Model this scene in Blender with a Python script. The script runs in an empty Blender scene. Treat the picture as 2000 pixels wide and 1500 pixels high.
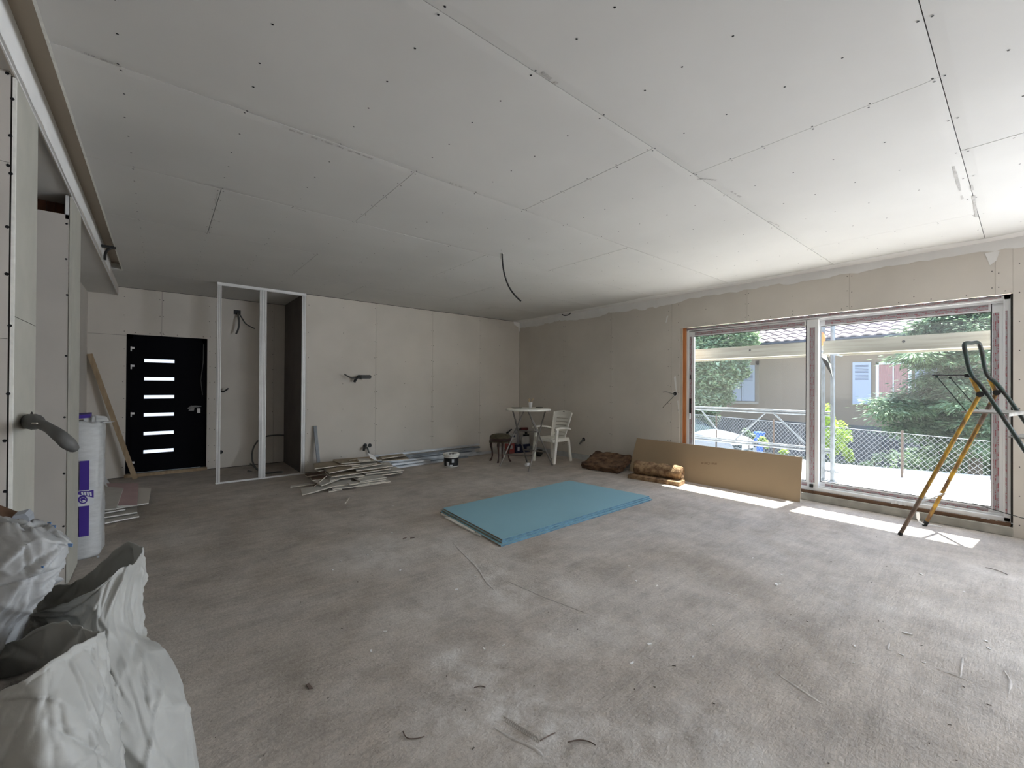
import bpy, bmesh, math, random
from mathutils import Vector, Matrix, noise
V = Vector
random.seed(7)
sc = bpy.context.scene
COL = sc.collection
PI = math.pi

# ---------------------------------------------------------------- camera
CAMH = 1.43
FPX = 831.87
_r = V((0.770, -0.6375, 0.0057)); _f = V((0.6374, 0.7705, 0.00476))
_f.normalize(); _r = (_r - _f * _r.dot(_f)).normalized(); _u = _r.cross(_f)
cam_d = bpy.data.cameras.new('camera')
cam = bpy.data.objects.new('camera', cam_d); COL.objects.link(cam)
cam_d.sensor_width = 36; cam_d.sensor_fit = 'HORIZONTAL'; cam_d.lens = FPX / 2000 * 36
cam_d.clip_start = 0.05; cam_d.clip_end = 300
cam.matrix_world = Matrix(((_r.x, _u.x, -_f.x, 0), (_r.y, _u.y, -_f.y, 0), (_r.z, _u.z, -_f.z, CAMH), (0, 0, 0, 1)))
sc.camera = cam
CO = V((0, 0, CAMH))

# ---------------------------------------------------------------- light
SUN_T = 2.4                      # tangent of the sun's elevation
w = bpy.data.worlds.new('sky'); sc.world = w; w.use_nodes = True
nt = w.node_tree; nt.nodes.clear()
sky = nt.nodes.new('ShaderNodeTexSky'); sky.sky_type = 'NISHITA'; sky.sun_disc = False
sky.sun_elevation = math.atan(SUN_T); sky.sun_rotation = math.radians(95); sky.dust_density = 1.5; sky.ozone_density = 1.0
bg = nt.nodes.new('ShaderNodeBackground'); bg.inputs[1].default_value = 0.36
wo = nt.nodes.new('ShaderNodeOutputWorld')
nt.links.new(sky.outputs[0], bg.inputs[0]); nt.links.new(bg.outputs[0], wo.inputs[0])
sl = bpy.data.lights.new('sun', 'SUN'); sl.energy = 9.5; sl.angle = 0.009; sl.color = (1, 0.96, 0.90)
so = bpy.data.objects.new('sun', sl); COL.objects.link(so)
so.rotation_euler = V((-1, 0.09, -SUN_T)).to_track_quat('-Z', 'Y').to_euler(); so.location = (8, 0, 8)

def daylight(name, loc, rot, sx, sy, e, colr=(0.80, 0.88, 1.0)):
    l = bpy.data.lights.new(name, 'AREA'); l.shape = 'RECTANGLE'; l.size = sx; l.size_y = sy; l.energy = e; l.color = colr
    o = bpy.data.objects.new(name, l); COL.objects.link(o); o.location = loc; o.rotation_euler = rot
    return o
# area lamp added as fill, standing in for daylight of the unseen second window
daylight('daylight_fill', (6.62, -2.9, 1.25), (0, PI / 2, 0), 2.0, 3.2, 155)
# portal in the visible window: only steers sampling of the sky
po = daylight('window_portal', (6.75, 1.8, 1.25), (0, PI / 2, 0), 2.4, 3.6, 1); po.data.cycles.is_portal = True

vs = sc.view_settings; vs.view_transform = 'Standard'; vs.look = 'None'; vs.gamma = 1; vs.use_curve_mapping = False
vs.exposure = 1.33
cy = sc.cycles; cy.use_denoising = True; cy.denoiser = 'OPENIMAGEDENOISE'
cy.max_bounces = 12; cy.diffuse_bounces = 8; cy.glossy_bounces = 4; cy.transmission_bounces = 8; cy.transparent_max_bounces = 16
cy.sample_clamp_indirect = 8; cy.caustics_reflective = False; cy.caustics_refractive = False

# ---------------------------------------------------------------- pixel rays onto real planes
def ray(u, v): return (_f * FPX + _r * (u - 1000) - _u * (v - 750)) / FPX
def onx(u, v, X): d = ray(u, v); return CO + d * (X / d.x)
def ony(u, v, Y): d = ray(u, v); return CO + d * (Y / d.y)
def onz(u, v, Z): d = ray(u, v); return CO + d * ((Z - CAMH) / d.z)
def ond(u, v, D): return CO + ray(u, v) * D            # at depth D along the view axis

# ---------------------------------------------------------------- mesh builder
WO = {}
class MB:
    def __init__(s): s.v = []; s.f = []; s.m = []
    def add(s, vs_, fs, mi=0):
        o = len(s.v); s.v += [V(p) for p in vs_]; s.f += [tuple(i + o for i in f) for f in fs]; s.m += [mi] * len(fs)
    def box(s, a, b, mi=0, M=None):
        x0, y0, z0 = a; x1, y1, z1 = b
        p = [V(q) for q in ((x0, y0, z0), (x1, y0, z0), (x1, y1, z0), (x0, y1, z0), (x0, y0, z1), (x1, y0, z1), (x1, y1, z1), (x0, y1, z1))]
        if M: p = [M @ q for q in p]
        s.add(p, ((0, 3, 2, 1), (4, 5, 6, 7), (0, 1, 5, 4), (1, 2, 6, 5), (2, 3, 7, 6), (3, 0, 4, 7)), mi)
        return s
    def beam(s, p, q, w_, h_, up=(0, 0, 1), mi=0):
        p = V(p); q = V(q); d = (q - p).normalized(); up = V(up)
        if abs(d.dot(up)) > 0.98: up = V((0, 1, 0))
        a = d.cross(up).normalized(); b = a.cross(d).normalized()
        c = []
        for e in (p, q):
            for i, j in ((-1, -1), (1, -1), (1, 1), (-1, 1)): c.append(e + a * (i * w_ / 2) + b * (j * h_ / 2))
        s.add(c, ((0, 1, 2, 3), (7, 6, 5, 4), (0, 4, 5, 1), (1, 5, 6, 2), (2, 6, 7, 3), (3, 7, 4, 0)), mi); return s
    def tube(s, pts, r, n=8, mi=0, cap=True, flat=1.0):
        pts = [V(p) for p in pts]; rr = r if isinstance(r, (list, tuple)) else [r] * len(pts)
        up = None; rings = []
        for i, p in enumerate(pts):
            d = (pts[min(i + 1, len(pts) - 1)] - pts[max(i - 1, 0)]).normalized()
            if up is None:
                up = V((0, 0, 1)) if abs(d.z) < 0.9 else V((0, 1, 0))
            a = d.cross(up).normalized(); b = a.cross(d).normalized(); up = b
            rings.append([p + a * (math.cos(t) * rr[i]) + b * (math.sin(t) * rr[i] * flat) for t in [2 * PI * k / n for k in range(n)]])
        vs_ = [q for R in rings for q in R]; fs = []
        for i in range(len(pts) - 1):
            for k in range(n):
                k2 = (k + 1) % n; fs.append((i * n + k, i * n + k2, (i + 1) * n + k2, (i + 1) * n + k))
        if cap: fs.append(tuple(range(n - 1, -1, -1))); fs.append(tuple((len(pts) - 1) * n + k for k in range(n)))
        s.add(vs_, fs, mi); return s
    def lathe(s, c, prof, n=24, mi=0, M=None):
        c = V(c); vs_ = []; fs = []
        for r, z in prof:
            for k in range(n):
                t = 2 * PI * k / n; q = V((r * math.cos(t), r * math.sin(t), z))
                vs_.append(c + (M @ q if M else q))
        for i in range(len(prof) - 1):
            for k in range(n):
                k2 = (k + 1) % n; fs.append((i * n + k, i * n + k2, (i + 1) * n + k2, (i + 1) * n + k))
        s.add(vs_, fs, mi); return s
    def disc(s, c, r, nrm=(0, 0, 1), n=16, mi=0):
        c = V(c); nn = V(nrm).normalized(); a = nn.orthogonal().normalized(); b = nn.cross(a)
        s.add([c + a * math.cos(2 * PI * k / n) * r + b * math.sin(2 * PI * k / n) * r for k in range(n)], (tuple(range(n)),), mi); return s
    def prism(s, poly, d, mi=0):
        """extrude a planar polygon (3-D points) by vector d"""
        poly = [V(p) for p in poly]; d = V(d); n = len(poly)
        s.add(poly + [p + d for p in poly], [tuple(range(n - 1, -1, -1)), tuple(range(n, 2 * n))] + [(i, (i + 1) % n, (i + 1) % n + n, i + n) for i in range(n)], mi); return s
    def build(s, name, mats, parent=None, origin=None, smooth=False, bevel=0, kind=None, normals=True):
        if origin is None:
            xs = [p.x for p in s.v]; ys = [p.y for p in s.v]; zs = [p.z for p in s.v]
            origin = V(((min(xs) + max(xs)) / 2, (min(ys) + max(ys)) / 2, min(zs)))
        origin = V(origin)
        me = bpy.data.meshes.new(name); me.from_pydata([p - origin for p in s.v], [], s.f)
        if not isinstance(mats, (list, tuple)): mats = [mats]
        for m_ in mats: me.materials.append(m_)
        if len(mats) > 1: me.polygons.foreach_set('material_index', s.m)
        if normals and len(s.f) < 60000:
            bm = bmesh.new(); bm.from_mesh(me)
            bmesh.ops.remove_doubles(bm, verts=bm.verts, dist=1e-6)
            bmesh.ops.recalc_face_normals(bm, faces=bm.faces)
            bm.to_mesh(me); bm.free()
        if smooth: me.polygons.foreach_set('use_smooth', [True] * len(me.polygons))
        me.update()
        o = bpy.data.objects.new(name, me); COL.objects.link(o)
        WO[o] = origin
        if parent: o.parent = parent; o.location = origin - WO[parent]
        else: o.location = origin
        if bevel:
            b = o.modifiers.new('bevel', 'BEVEL'); b.width = bevel; b.segments = 2; b.limit_method = 'ANGLE'
        if smooth:
            pass
        if kind: o['kind'] = kind
        return o

def tag(o, label=None, cat=None, group=None, kind=None):
    if label: o['label'] = label
    if cat: o['category'] = cat
    if group: o['group'] = group
    if kind: o['kind'] = kind
    return o
def thing(name, loc, label, cat, group=None):
    o = bpy.data.objects.new(name, None); COL.objects.link(o); o.location = loc; o.empty_display_size = 0.1
    WO[o] = V(loc); return tag(o, label, cat, group)
def structure(name, loc=(0, 0, 0)):
    o = bpy.data.objects.new(name, None); COL.objects.link(o); o.location = loc; WO[o] = V(loc); o['kind'] = 'structure'; return o
def copy_mesh(o, delta, parent=None):
    c = o.copy(); COL.objects.link(c); c.location = o.location + V(delta); WO[c] = WO[o] + V(delta)
    if parent: c.parent = parent
    return c
def copy_tree(o, loc, rz=0, label=None):
    c = o.copy(); COL.objects.link(c); c.location = loc; c.rotation_euler = (0, 0, rz); WO[c] = V(loc)
    if label: c['label'] = label
    for ch in list(o.children):
        k = ch.copy(); COL.objects.link(k); k.parent = c
        for g in ch.children:
            d = g.copy(); COL.objects.link(d); d.parent = k
    return c

# ---------------------------------------------------------------- materials
def mat(name, c, rough=0.8, metal=0.0, var=0.0, scale=6.0, bump=0.0, bscale=60.0, c2=None, spec=0.4, dist=0.003, stretch=None):
    m = bpy.data.materials.new(name); m.use_nodes = True; n = m.node_tree; b = n.nodes['Principled BSDF']
    b.inputs['Roughness'].default_value = rough; b.inputs['Metallic'].default_value = metal
    b.inputs['Specular IOR Level'].default_value = spec
    b.inputs['Base Color'].default_value = (*c, 1)
    if var or c2 or bump:
        tc = n.nodes.new('ShaderNodeNewGeometry'); mp = n.nodes.new('ShaderNodeMapping')
        n.links.new(tc.outputs['Position'], mp.inputs[0])
        if stretch: mp.inputs['Scale'].default_value = stretch
        if var or c2:
            no = n.nodes.new('ShaderNodeTexNoise'); no.inputs['Scale'].default_value = scale; no.inputs['Detail'].default_value = 5
            n.links.new(mp.outputs[0], no.inputs['Vector'])
            cr = n.nodes.new('ShaderNodeValToRGB'); e = cr.color_ramp.elements
            a = c2 if c2 else tuple(x * (1 - var) for x in c)
            e[0].position = 0.35; e[0].color = (*a, 1); e[1].position = 0.65; e[1].color = (*(c if c2 else tuple(min(1, x * (1 + var)) for x in c)), 1)
            n.links.new(no.outputs[0], cr.inputs[0]); n.links.new(cr.outputs[0], b.inputs['Base Color'])
        if bump:
            nb = n.nodes.new('ShaderNodeTexNoise'); nb.inputs['Scale'].default_value = bscale; nb.inputs['Detail'].default_value = 4
            n.links.new(mp.outputs[0], nb.inputs['Vector'])
            bu = n.nodes.new('ShaderNodeBump'); bu.inputs['Strength'].default_value = bump; bu.inputs['Distance'].default_value = dist
            n.links.new(nb.outputs[0], bu.inputs['Height']); n.links.new(bu.outputs[0], b.inputs['Normal'])
    return m

M = {}
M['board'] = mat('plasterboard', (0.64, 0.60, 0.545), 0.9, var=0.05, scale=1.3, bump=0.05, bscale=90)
M['board_ceiling'] = mat('ceiling_plasterboard', (0.61, 0.60, 0.575), 0.9, var=0.035, scale=1.1, bump=0.05, bscale=90)
M['board_edge'] = mat('gypsum_edge', (0.72, 0.71, 0.66), 0.95, var=0.08, scale=30)
M['compound'] = mat('joint_compound', (0.82, 0.815, 0.80), 0.9, var=0.03, scale=4, bump=0.15, bscale=15)
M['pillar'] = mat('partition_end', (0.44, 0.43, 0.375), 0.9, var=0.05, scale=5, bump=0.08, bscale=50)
M['board_near'] = mat('partition_plasterboard', (0.47, 0.44, 0.40), 0.9, var=0.05, scale=2.2, bump=0.08, bscale=60)  # darker copy of the wall board, offsetting the fill lamp's light on the partitions
M['screw'] = mat('dark_screw', (0.015, 0.015, 0.017), 0.5, 0.5)
M['void'] = mat('dark_gap', (0.03, 0.028, 0.025), 0.95)
M['concrete'] = mat('curb_concrete', (0.40, 0.39, 0.35), 0.95, var=0.18, scale=6, bump=0.4, bscale=40)
M['render'] = mat('outer_render', (0.55, 0.5, 0.42), 0.95, var=0.05)
M['pvc'] = mat('white_window_profile', (0.80, 0.81, 0.82), 0.35)
M['wood_orange'] = mat('orange_wood', (0.62, 0.25, 0.09), 0.6, c2=(0.5, 0.18, 0.06), scale=3, stretch=(8, 8, 1))
M['wood'] = mat('pine_wood', (0.40, 0.30, 0.19), 0.75, c2=(0.30, 0.215, 0.13), scale=5, stretch=(6, 6, 1))
M['wood_dark'] = mat('dark_wood', (0.16, 0.09, 0.055), 0.8, c2=(0.10, 0.055, 0.03), scale=6)
M['black'] = mat('black_plastic', (0.018, 0.018, 0.018), 0.5)
M['cable'] = mat('grey_cable', (0.09, 0.09, 0.085), 0.55)
M['conduit'] = mat('grey_conduit', (0.10, 0.10, 0.095), 0.6)
M['copper'] = mat('pale_wire', (0.45, 0.42, 0.36), 0.5)
M['steel'] = mat('galvanised_steel', (0.66, 0.68, 0.70), 0.38, 0.75, var=0.1, scale=9, stretch=(1, 1, 1))
M['steel_d'] = mat('dull_steel', (0.25, 0.27, 0.29), 0.5, 0.5, var=0.15, scale=9)
M['stud_groove'] = mat('stud_groove', (0.16, 0.16, 0.16), 0.6, 0.3)
M['steel_stud'] = mat('stud_steel', (0.74, 0.74, 0.73), 0.45, 0.35, var=0.06)
M['silver'] = mat('brushed_silver', (0.8, 0.8, 0.8), 0.5, 0.2)
M['door_black'] = mat('black_door_panel', (0.003, 0.003, 0.005), 0.7, spec=0.08)

def glass_mat(name, tint=(1, 1, 1), haze=0.05):
    m = bpy.data.materials.new(name); m.use_nodes = True; n = m.node_tree; n.nodes.clear()
    tr = n.nodes.new('ShaderNodeBsdfTransparent'); tr.inputs[0].default_value = (*tint, 1)
    gl = n.nodes.new('ShaderNodeBsdfGlossy'); gl.inputs['Roughness'].default_value = 0.02
    fr = n.nodes.new('ShaderNodeFresnel'); fr.inputs[0].default_value = 1.45
    df = n.nodes.new('ShaderNodeBsdfTranslucent'); df.inputs[0].default_value = (0.8, 0.8, 0.8, 1)
    a = n.nodes.new('ShaderNodeMixShader'); b = n.nodes.new('ShaderNodeMixShader'); o = n.nodes.new('ShaderNodeOutputMaterial')
    a.inputs[0].default_value = haze
    n.links.new(tr.outputs[0], a.inputs[1]); n.links.new(df.outputs[0], a.inputs[2])
    ge = n.nodes.new('ShaderNodeNewGeometry'); inv = n.nodes.new('ShaderNodeMath'); inv.operation = 'SUBTRACT'; inv.inputs[0].default_value = 1; n.links.new(ge.outputs['Backfacing'], inv.inputs[1])
    mu = n.nodes.new('ShaderNodeMath'); mu.operation = 'MULTIPLY'; n.links.new(fr.outputs[0], mu.inputs[0]); n.links.new(inv.outputs[0], mu.inputs[1])
    n.links.new(mu.outputs[0], b.inputs[0]); n.links.new(a.outputs[0], b.inputs[1]); n.links.new(gl.outputs[0], b.inputs[2])
    n.links.new(b.outputs[0], o.inputs[0]); return m
M['glass'] = glass_mat('dusty_window_glass', (0.97, 0.985, 0.98), 0.014)

def tape_mat(name, axis, width_axis, c=(0.40, 0.38, 0.40)):
    """grey printed protection tape: dull red broken print running along the profile"""
    m = bpy.data.materials.new(name); m.use_nodes = True; n = m.node_tree; b = n.nodes['Principled BSDF']; b.inputs['Roughness'].default_value = 0.45
    g = n.nodes.new('ShaderNodeNewGeometry'); sp = n.nodes.new('ShaderNodeSeparateXYZ'); n.links.new(g.outputs['Position'], sp.inputs[0])
    def wave(outp, per, duty, off=0.0):
        a = n.nodes.new('ShaderNodeMath'); a.operation = 'MULTIPLY_ADD'; a.inputs[1].default_value = 1 / per; a.inputs[2].default_value = off; n.links.new(outp, a.inputs[0])
        f = n.nodes.new('ShaderNodeMath'); f.operation = 'FRACT'; n.links.new(a.outputs[0], f.inputs[0])
        l = n.nodes.new('ShaderNodeMath'); l.operation = 'LESS_THAN'; l.inputs[1].default_value = duty; n.links.new(f.outputs[0], l.inputs[0]); return l.outputs[0]
    L = sp.outputs[axis]; W = sp.outputs[width_axis]
    # two rows of words offset against each other
    row = wave(W, 0.036, 0.5)
    w1 = wave(L, 0.155, 0.62); w2 = wave(L, 0.155, 0.62, 0.5)
    mx = n.nodes.new('ShaderNodeMix'); mx.data_type = 'FLOAT'; n.links.new(row, mx.inputs[0]); n.links.new(w1, mx.inputs[2]); n.links.new(w2, mx.inputs[3])
    thin = wave(W, 0.018, 0.55, 0.1)
    mu = n.nodes.new('ShaderNodeMath'); mu.operation = 'MULTIPLY'; n.links.new(mx.outputs[0], mu.inputs[0]); n.links.new(thin, mu.inputs[1])
    no = n.nodes.new('ShaderNodeTexNoise'); no.inputs['Scale'].default_value = 90; n.links.new(g.outputs['Position'], no.inputs['Vector'])
    gt = n.nodes.new('ShaderNodeMath'); gt.operation = 'GREATER_THAN'; gt.inputs[1].default_value = 0.46; n.links.new(no.outputs[0], gt.inputs[0])
    m2 = n.nodes.new('ShaderNodeMath'); m2.operation = 'MULTIPLY'; n.links.new(mu.outputs[0], m2.inputs[0]); n.links.new(gt.outputs[0], m2.inputs[1])
    cm = n.nodes.new('ShaderNodeMix'); cm.data_type = 'RGBA'; cm.inputs[6].default_value = (*c, 1); cm.inputs[7].default_value = (0.34, 0.10, 0.12, 1)
    n.links.new(m2.outputs[0], cm.inputs[0]); n.links.new(cm.outputs[2], b.inputs['Base Color']); return m
M['tape_h'] = tape_mat('printed_tape_horizontal', 1, 2)
M['tape_v'] = tape_mat('printed_tape_vertical', 2, 1)
# ================================================================= SETTING
W = 6.37; H = 2.90; YM = 7.44; YD = 8.75; XS = -0.49; XC = -0.385; HL = 2.775; YB = -4.6

def plaster_panel(name, x0, x1, y0, y1, z, t, m, parent, taper=0.05, rng=None):
    """ceiling board facing down, its two long edges (along x) thinned"""
    g = 0.0019; dz = 0.0024
    x0 += g; x1 -= g; y0 += g; y1 -= g
    mb = MB(); ys = [y0, y0 + taper, y1 - taper, y1]; zs = [z + dz, z, z, z + dz]
    for a in range(3):
        mb.add([(x0, ys[a], zs[a]), (x1, ys[a], zs[a]), (x1, ys[a + 1], zs[a + 1]), (x0, ys[a + 1], zs[a + 1])], ((0, 3, 2, 1),))
    mb.add([(x0, y0, z + dz), (x1, y0, z + dz), (x1, y0, z + t), (x0, y0, z + t)], ((0, 1, 2, 3),))
    mb.add([(x0, y1, z + dz), (x1, y1, z + dz), (x1, y1, z + t), (x0, y1, z + t)], ((3, 2, 1, 0),))
    mb.add([(x0, y0, z + dz), (x0, ys[1], z), (x0, ys[2], z), (x0, y1, z + dz), (x0, y1, z + t), (x0, y0, z + t)], ((0, 1, 2, 3, 4, 5),))
    mb.add([(x1, y0, z + dz), (x1, ys[1], z), (x1, ys[2], z), (x1, y1, z + dz), (x1, y1, z + t), (x1, y0, z + t)], ((5, 4, 3, 2, 1, 0),))
    return mb.build(name, m, parent, normals=False)

def wall_board(name, a, b, m, parent, mi=None):
    mb = MB(); mb.box(a, b); return mb.build(name, m, parent)

# ---- floor material: screeded concrete, dusty light smears where plaster was trodden in
def floor_mat():
    m = bpy.data.materials.new('concrete_floor'); m.use_nodes = True; n = m.node_tree; b = n.nodes['Principled BSDF']
    b.inputs['Roughness'].default_value = 0.72; b.inputs['Specular IOR Level'].default_value = 0.35
    g = n.nodes.new('ShaderNodeNewGeometry'); P = g.outputs['Position']
    def noi(scale, det=6, rough=0.6, stretch=None, rot=0, dist=0):
        mp = n.nodes.new('ShaderNodeMapping'); n.links.new(P, mp.inputs[0])
        if stretch: mp.inputs['Scale'].default_value = stretch
        mp.inputs['Rotation'].default_value = (0, 0, rot)
        o = n.nodes.new('ShaderNodeTexNoise'); o.inputs['Scale'].default_value = scale; o.inputs['Detail'].default_value = det; o.inputs['Roughness'].default_value = rough
        o.inputs['Distortion'].default_value = dist
        n.links.new(mp.outputs[0], o.inputs['Vector']); return o.outputs[0]
    def ramp(x, p0, c0, p1, c1):
        r = n.nodes.new('ShaderNodeValToRGB'); e = r.color_ramp.elements; e[0].position = p0; e[1].position = p1
        e[0].color = (*c0, 1) if isinstance(c0, tuple) else (c0, c0, c0, 1); e[1].color = (*c1, 1) if isinstance(c1, tuple) else (c1, c1, c1, 1)
        n.links.new(x, r.inputs[0]); return r.outputs[0]
    def mth(op, a, b_, clamp=False):
        k = n.nodes.new('ShaderNodeMath'); k.operation = op; k.use_clamp = clamp
        for i, q in enumerate((a, b_)):
            if isinstance(q, (int, float)): k.inputs[i].default_value = q
            else: n.links.new(q, k.inputs[i])
        return k.outputs[0]
    def mix(f, a, b_, mode='MIX'):
        k = n.nodes.new('ShaderNodeMix'); k.data_type = 'RGBA'; k.blend_type = mode
        for i, q in ((0, f), (6, a), (7, b_)):
            if isinstance(q, (int, float)): k.inputs[i].default_value = q
            elif isinstance(q, tuple): k.inputs[i].default_value = (*q, 1)
            else: n.links.new(q, k.inputs[i])
        return k.outputs[2]
    base = ramp(noi(0.9, 7, 0.62, dist=0.6), 0.34, (0.420, 0.368, 0.315), 0.66, (0.550, 0.505, 0.460))
    big = ramp(noi(3.2, 6, 0.65), 0.35, 0.80, 0.68, 1.12)
    base = mix(1.0, base, big, 'MULTIPLY')
    streak = ramp(noi(2.2, 8, 0.7, (1.0, 9.0, 1), -0.75), 0.36, 0.84, 0.64, 1.10)
    base = mix(0.7, base, streak, 'MULTIPLY')
    fine = ramp(noi(55, 3, 0.7), 0.30, 0.80, 0.62, 1.08)
    base = mix(0.8, base, fine, 'MULTIPLY')
    # pale plaster dust: blobs with ragged edges
    spots = [(740, 1085, .55, .75), (950, 1120, .45, .8), (985, 1165, .35, .9), (880, 1285, .22, 1.0), (930, 1330, .30, 1.0), (1000, 1390, .38, 1.1), (1070, 1430, .42, 1.0),
             (870, 1400, .3, .8), (1250, 1450, .35, .7), (1400, 1460, .35, .8), (1150, 1220, .55, .45), (820, 1200, .4, .5), (1080, 1260, .25, .5), (1390, 1400, .25, .6), (870, 1060, .4, .6),
             (1090, 1170, .6, .5), (1250, 1230, .5, .3)]
    acc = None
    for u, v, r_, s_ in spots:
        q = onz(u, v, 0); d = n.nodes.new('ShaderNodeVectorMath'); d.operation = 'DISTANCE'; n.links.new(P, d.inputs[0]); d.inputs[1].default_value = q
        k = mth('MULTIPLY', d.outputs['Value'], -1 / r_); k = mth('ADD', k, 1.0, True); k = mth('MULTIPLY', k, s_)
        acc = k if acc is None else mth('MAXIMUM', acc, k)
    rag = noi(6.5, 9, 0.78, dist=0.35)
    dust = mth('MULTIPLY', mth('ADD', rag, -0.39, True), 4.2)
    gen = mth('MULTIPLY', mth('ADD', noi(1.6, 8, 0.7, dist=1), -0.54, True), 1.6)
    f = mth('ADD', mth('MULTIPLY', mth('MULTIPLY', dust, acc, True), 1.15, True), gen, True)
    col = mix(f, base, (0.68, 0.65, 0.615))
    # small dark grit
    gr = ramp(noi(140, 2, 0.5), 0.68, 1.0, 0.76, 0.45); col = mix(0.8, col, gr, 'MULTIPLY')
    n.links.new(col, b.inputs['Base Color'])
    h1 = mth('MULTIPLY', noi(70, 4, 0.6), 0.45); h2 = mth('MULTIPLY', noi(9, 5, 0.6), 0.9); h3 = mth('MULTIPLY', noi(14, 4, 0.6, (1, 7, 1), -0.75), 0.35)
    bu = n.nodes.new('ShaderNodeBump'); bu.inputs['Strength'].default_value = 0.7; bu.inputs['Distance'].default_value = 0.010
    n.links.new(mth('ADD', mth('ADD', h1, h2), mth('ADD', h3, mth('MULTIPLY', f, 0.25))), bu.inputs['Height']); n.links.new(bu.outputs[0], b.inputs['Normal'])
    return m
M['floor'] = floor_mat()
mb = MB(); mb.box((-4.2, YB - 0.2, -0.2), (6.62, 9.0, 0)); floor = mb.build('floor', M['floor'], kind='structure')

# ---- ceiling: slab above, every plasterboard panel its own piece
mb = MB(); mb.box((XC, YB - 0.2, H + 0.013), (6.62, 9.0, H + 0.2)); mb.box((XS - 0.3, YM + 0.06, H + 0.013), (XC, 9.0, H + 0.2))
ceiling = mb.build('ceiling', M['void'], kind='structure')
rows = [(-4.58, -3.37, (-.1, 2.4, 4.9)), (-3.37, -2.16, (1.1, 3.6)), (-2.16, -.95, (.35, 2.83, 5.3)), (-.95, .262, (1.34, 3.81)), (.262, 1.470, (.35, 2.83, 5.27)), (1.470, 2.685, (2.335, 4.75)),
        (2.685, 3.875, (1.343, 3.80)), (3.875, 5.075, (.347, 2.815, 5.27)), (5.075, 6.285, (1.356, 3.80)), (6.285, YM, (2.33, 4.78))]
rs = random.Random(3)
scr = MB()
for y0, y1, js in rows:
    xs = [XC] + list(js) + [W]
    for a, b_ in zip(xs[:-1], xs[1:]):
        plaster_panel('plasterboard_panel', a, b_, y0, y1, H + rs.uniform(0, 0.0012), 0.0125, M['board_ceiling'], ceiling)
    for k in range(-1, 13):
        x = 0.346 + 0.4975 * k
        if x < XC + .05 or x > W - .03: continue
        offs = [0.022] + [0.022 + (y1 - y0 - .044) * q + rs.uniform(-.025, .025) for q in (.2, .42, .63, .82)] + [y1 - y0 - 0.022]
        edge = any(abs(x - j) < .06 for j in js)
        for d in offs:
            for dx in ((-.017, .017) if edge else (rs.uniform(-.008, .008),)):
                scr.disc((x + dx, y0 + d + rs.uniform(-.012, .012), H - .0006), 0.0052, (0, 0, -1), 8)
# alcove end of the ceiling
for a, b_ in ((XS, .70), (.70, 1.78)):
    plaster_panel('plasterboard_panel', a, b_, YM, YD, H + .0005, 0.0125, M['board_ceiling'], ceiling)
scr.build('ceiling_screws', M['screw'], ceiling, kind='stuff', normals=False)
# scuffs and old tape marks are flat stains on the joints
stain = mat('grey_scuff', (0.45, 0.435, 0.415), 0.9, var=0.1, scale=40)
def scuff(pts, wd, parent=ceiling, name='joint_scuff', m=stain, z=H - .0008):
    mb = MB(); r2 = random.Random(len(parent.children))
    for (u0, v0), (u1, v1) in pts:
        a = onz(u0, v0, z); b_ = onz(u1, v1, z); d = (b_ - a).normalized(); nn = V((-d.y, d.x, 0)); k = 7
        for i in range(k):
            if r2.random() < .18: continue
            p = a.lerp(b_, i / k); q = a.lerp(b_, (i + .93) / k); w0 = wd * r2.uniform(.5, 1) ; w1 = wd * r2.uniform(.5, 1)
            mb.add([p - nn * w0 / 2, q - nn * w1 / 2, q + nn * w1 / 2, p + nn * w0 / 2], ((0, 1, 2, 3),))
    return mb.build(name, m, parent, kind='stuff', normals=False)
scuff([((564, 253), (592, 262)), ((603, 265), (620, 272)), ((627, 274), (650, 283)), ((658, 285), (688, 297)), ((694, 298), (728, 311))], .022)
scuff([((165, 103), (175, 107)), ((178, 108), (238, 131))], .016)
scuff([((1060, 142), (1088, 164))], .025)
scuff([((878, 357), (903, 366))], .02)
scuff([((1862, 325), (1880, 390)), ((1898, 362), (1908, 425))], .02)
scuff([((1362, 350), (1400, 352)), ((1425, 372), (1447, 385)), ((1500, 432), (1520, 440))], .02)
scuff([((565, 403), (598, 413))], .012); scuff([((414, 430), (430, 433))], .02); scuff([((425, 378), (421, 398))], .012)

# lowered ceiling of the entrance side, with its step face and slot
mb = MB(); mb.box((-4.0, YB, HL), (XS, YD, HL + 0.02)); lowc = mb.build('ceiling', M['board_ceiling'], kind='structure')
lm = MB()
mb = MB(); mb.box((XS - .0125, YB, HL - .012), (XS, YD, 3.02)); mb.build('step_face_board', M['board'], lowc)
# smeared compound coat with a ragged lower edge on the step face
mb = MB(); r2 = random.Random(5); y = YB; pr = []
zf = .035
while y < YM:
    zf = min(.055, max(.018, zf + r2.uniform(-.010, .010))); pr.append((y, HL + zf)); y += .13
for (ya, za), (yb, zb) in zip(pr[:-1], pr[1:]):
    mb.add([(XS + .0015, ya, za), (XS + .0015, yb, zb), (XS + .0015, yb, 2.99), (XS + .0015, ya, 2.99)], ((0, 1, 2, 3),))
mb.build('joint_compound', M['compound'], lowc, normals=False)
mb = MB(); mb.box((XS - .004, YB, HL - .0145), (XS + .002, YD, HL - .0095)); mb.build('corner_bead', M['compound'], lowc)
mb = MB(); mb.box((XS, YB, 2.985), (XC + .02, YM + .05, 3.02)); slot = mb.build('slot_top', mat('slot_lining', (0.42, 0.36, 0.29), .9), lowc)
mb = MB(); mb.box((XC - .003, YB, H), (XC + .008, YM + .05, 3.0)); mb.build('slot_side', M['board_edge'], lowc)
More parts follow.
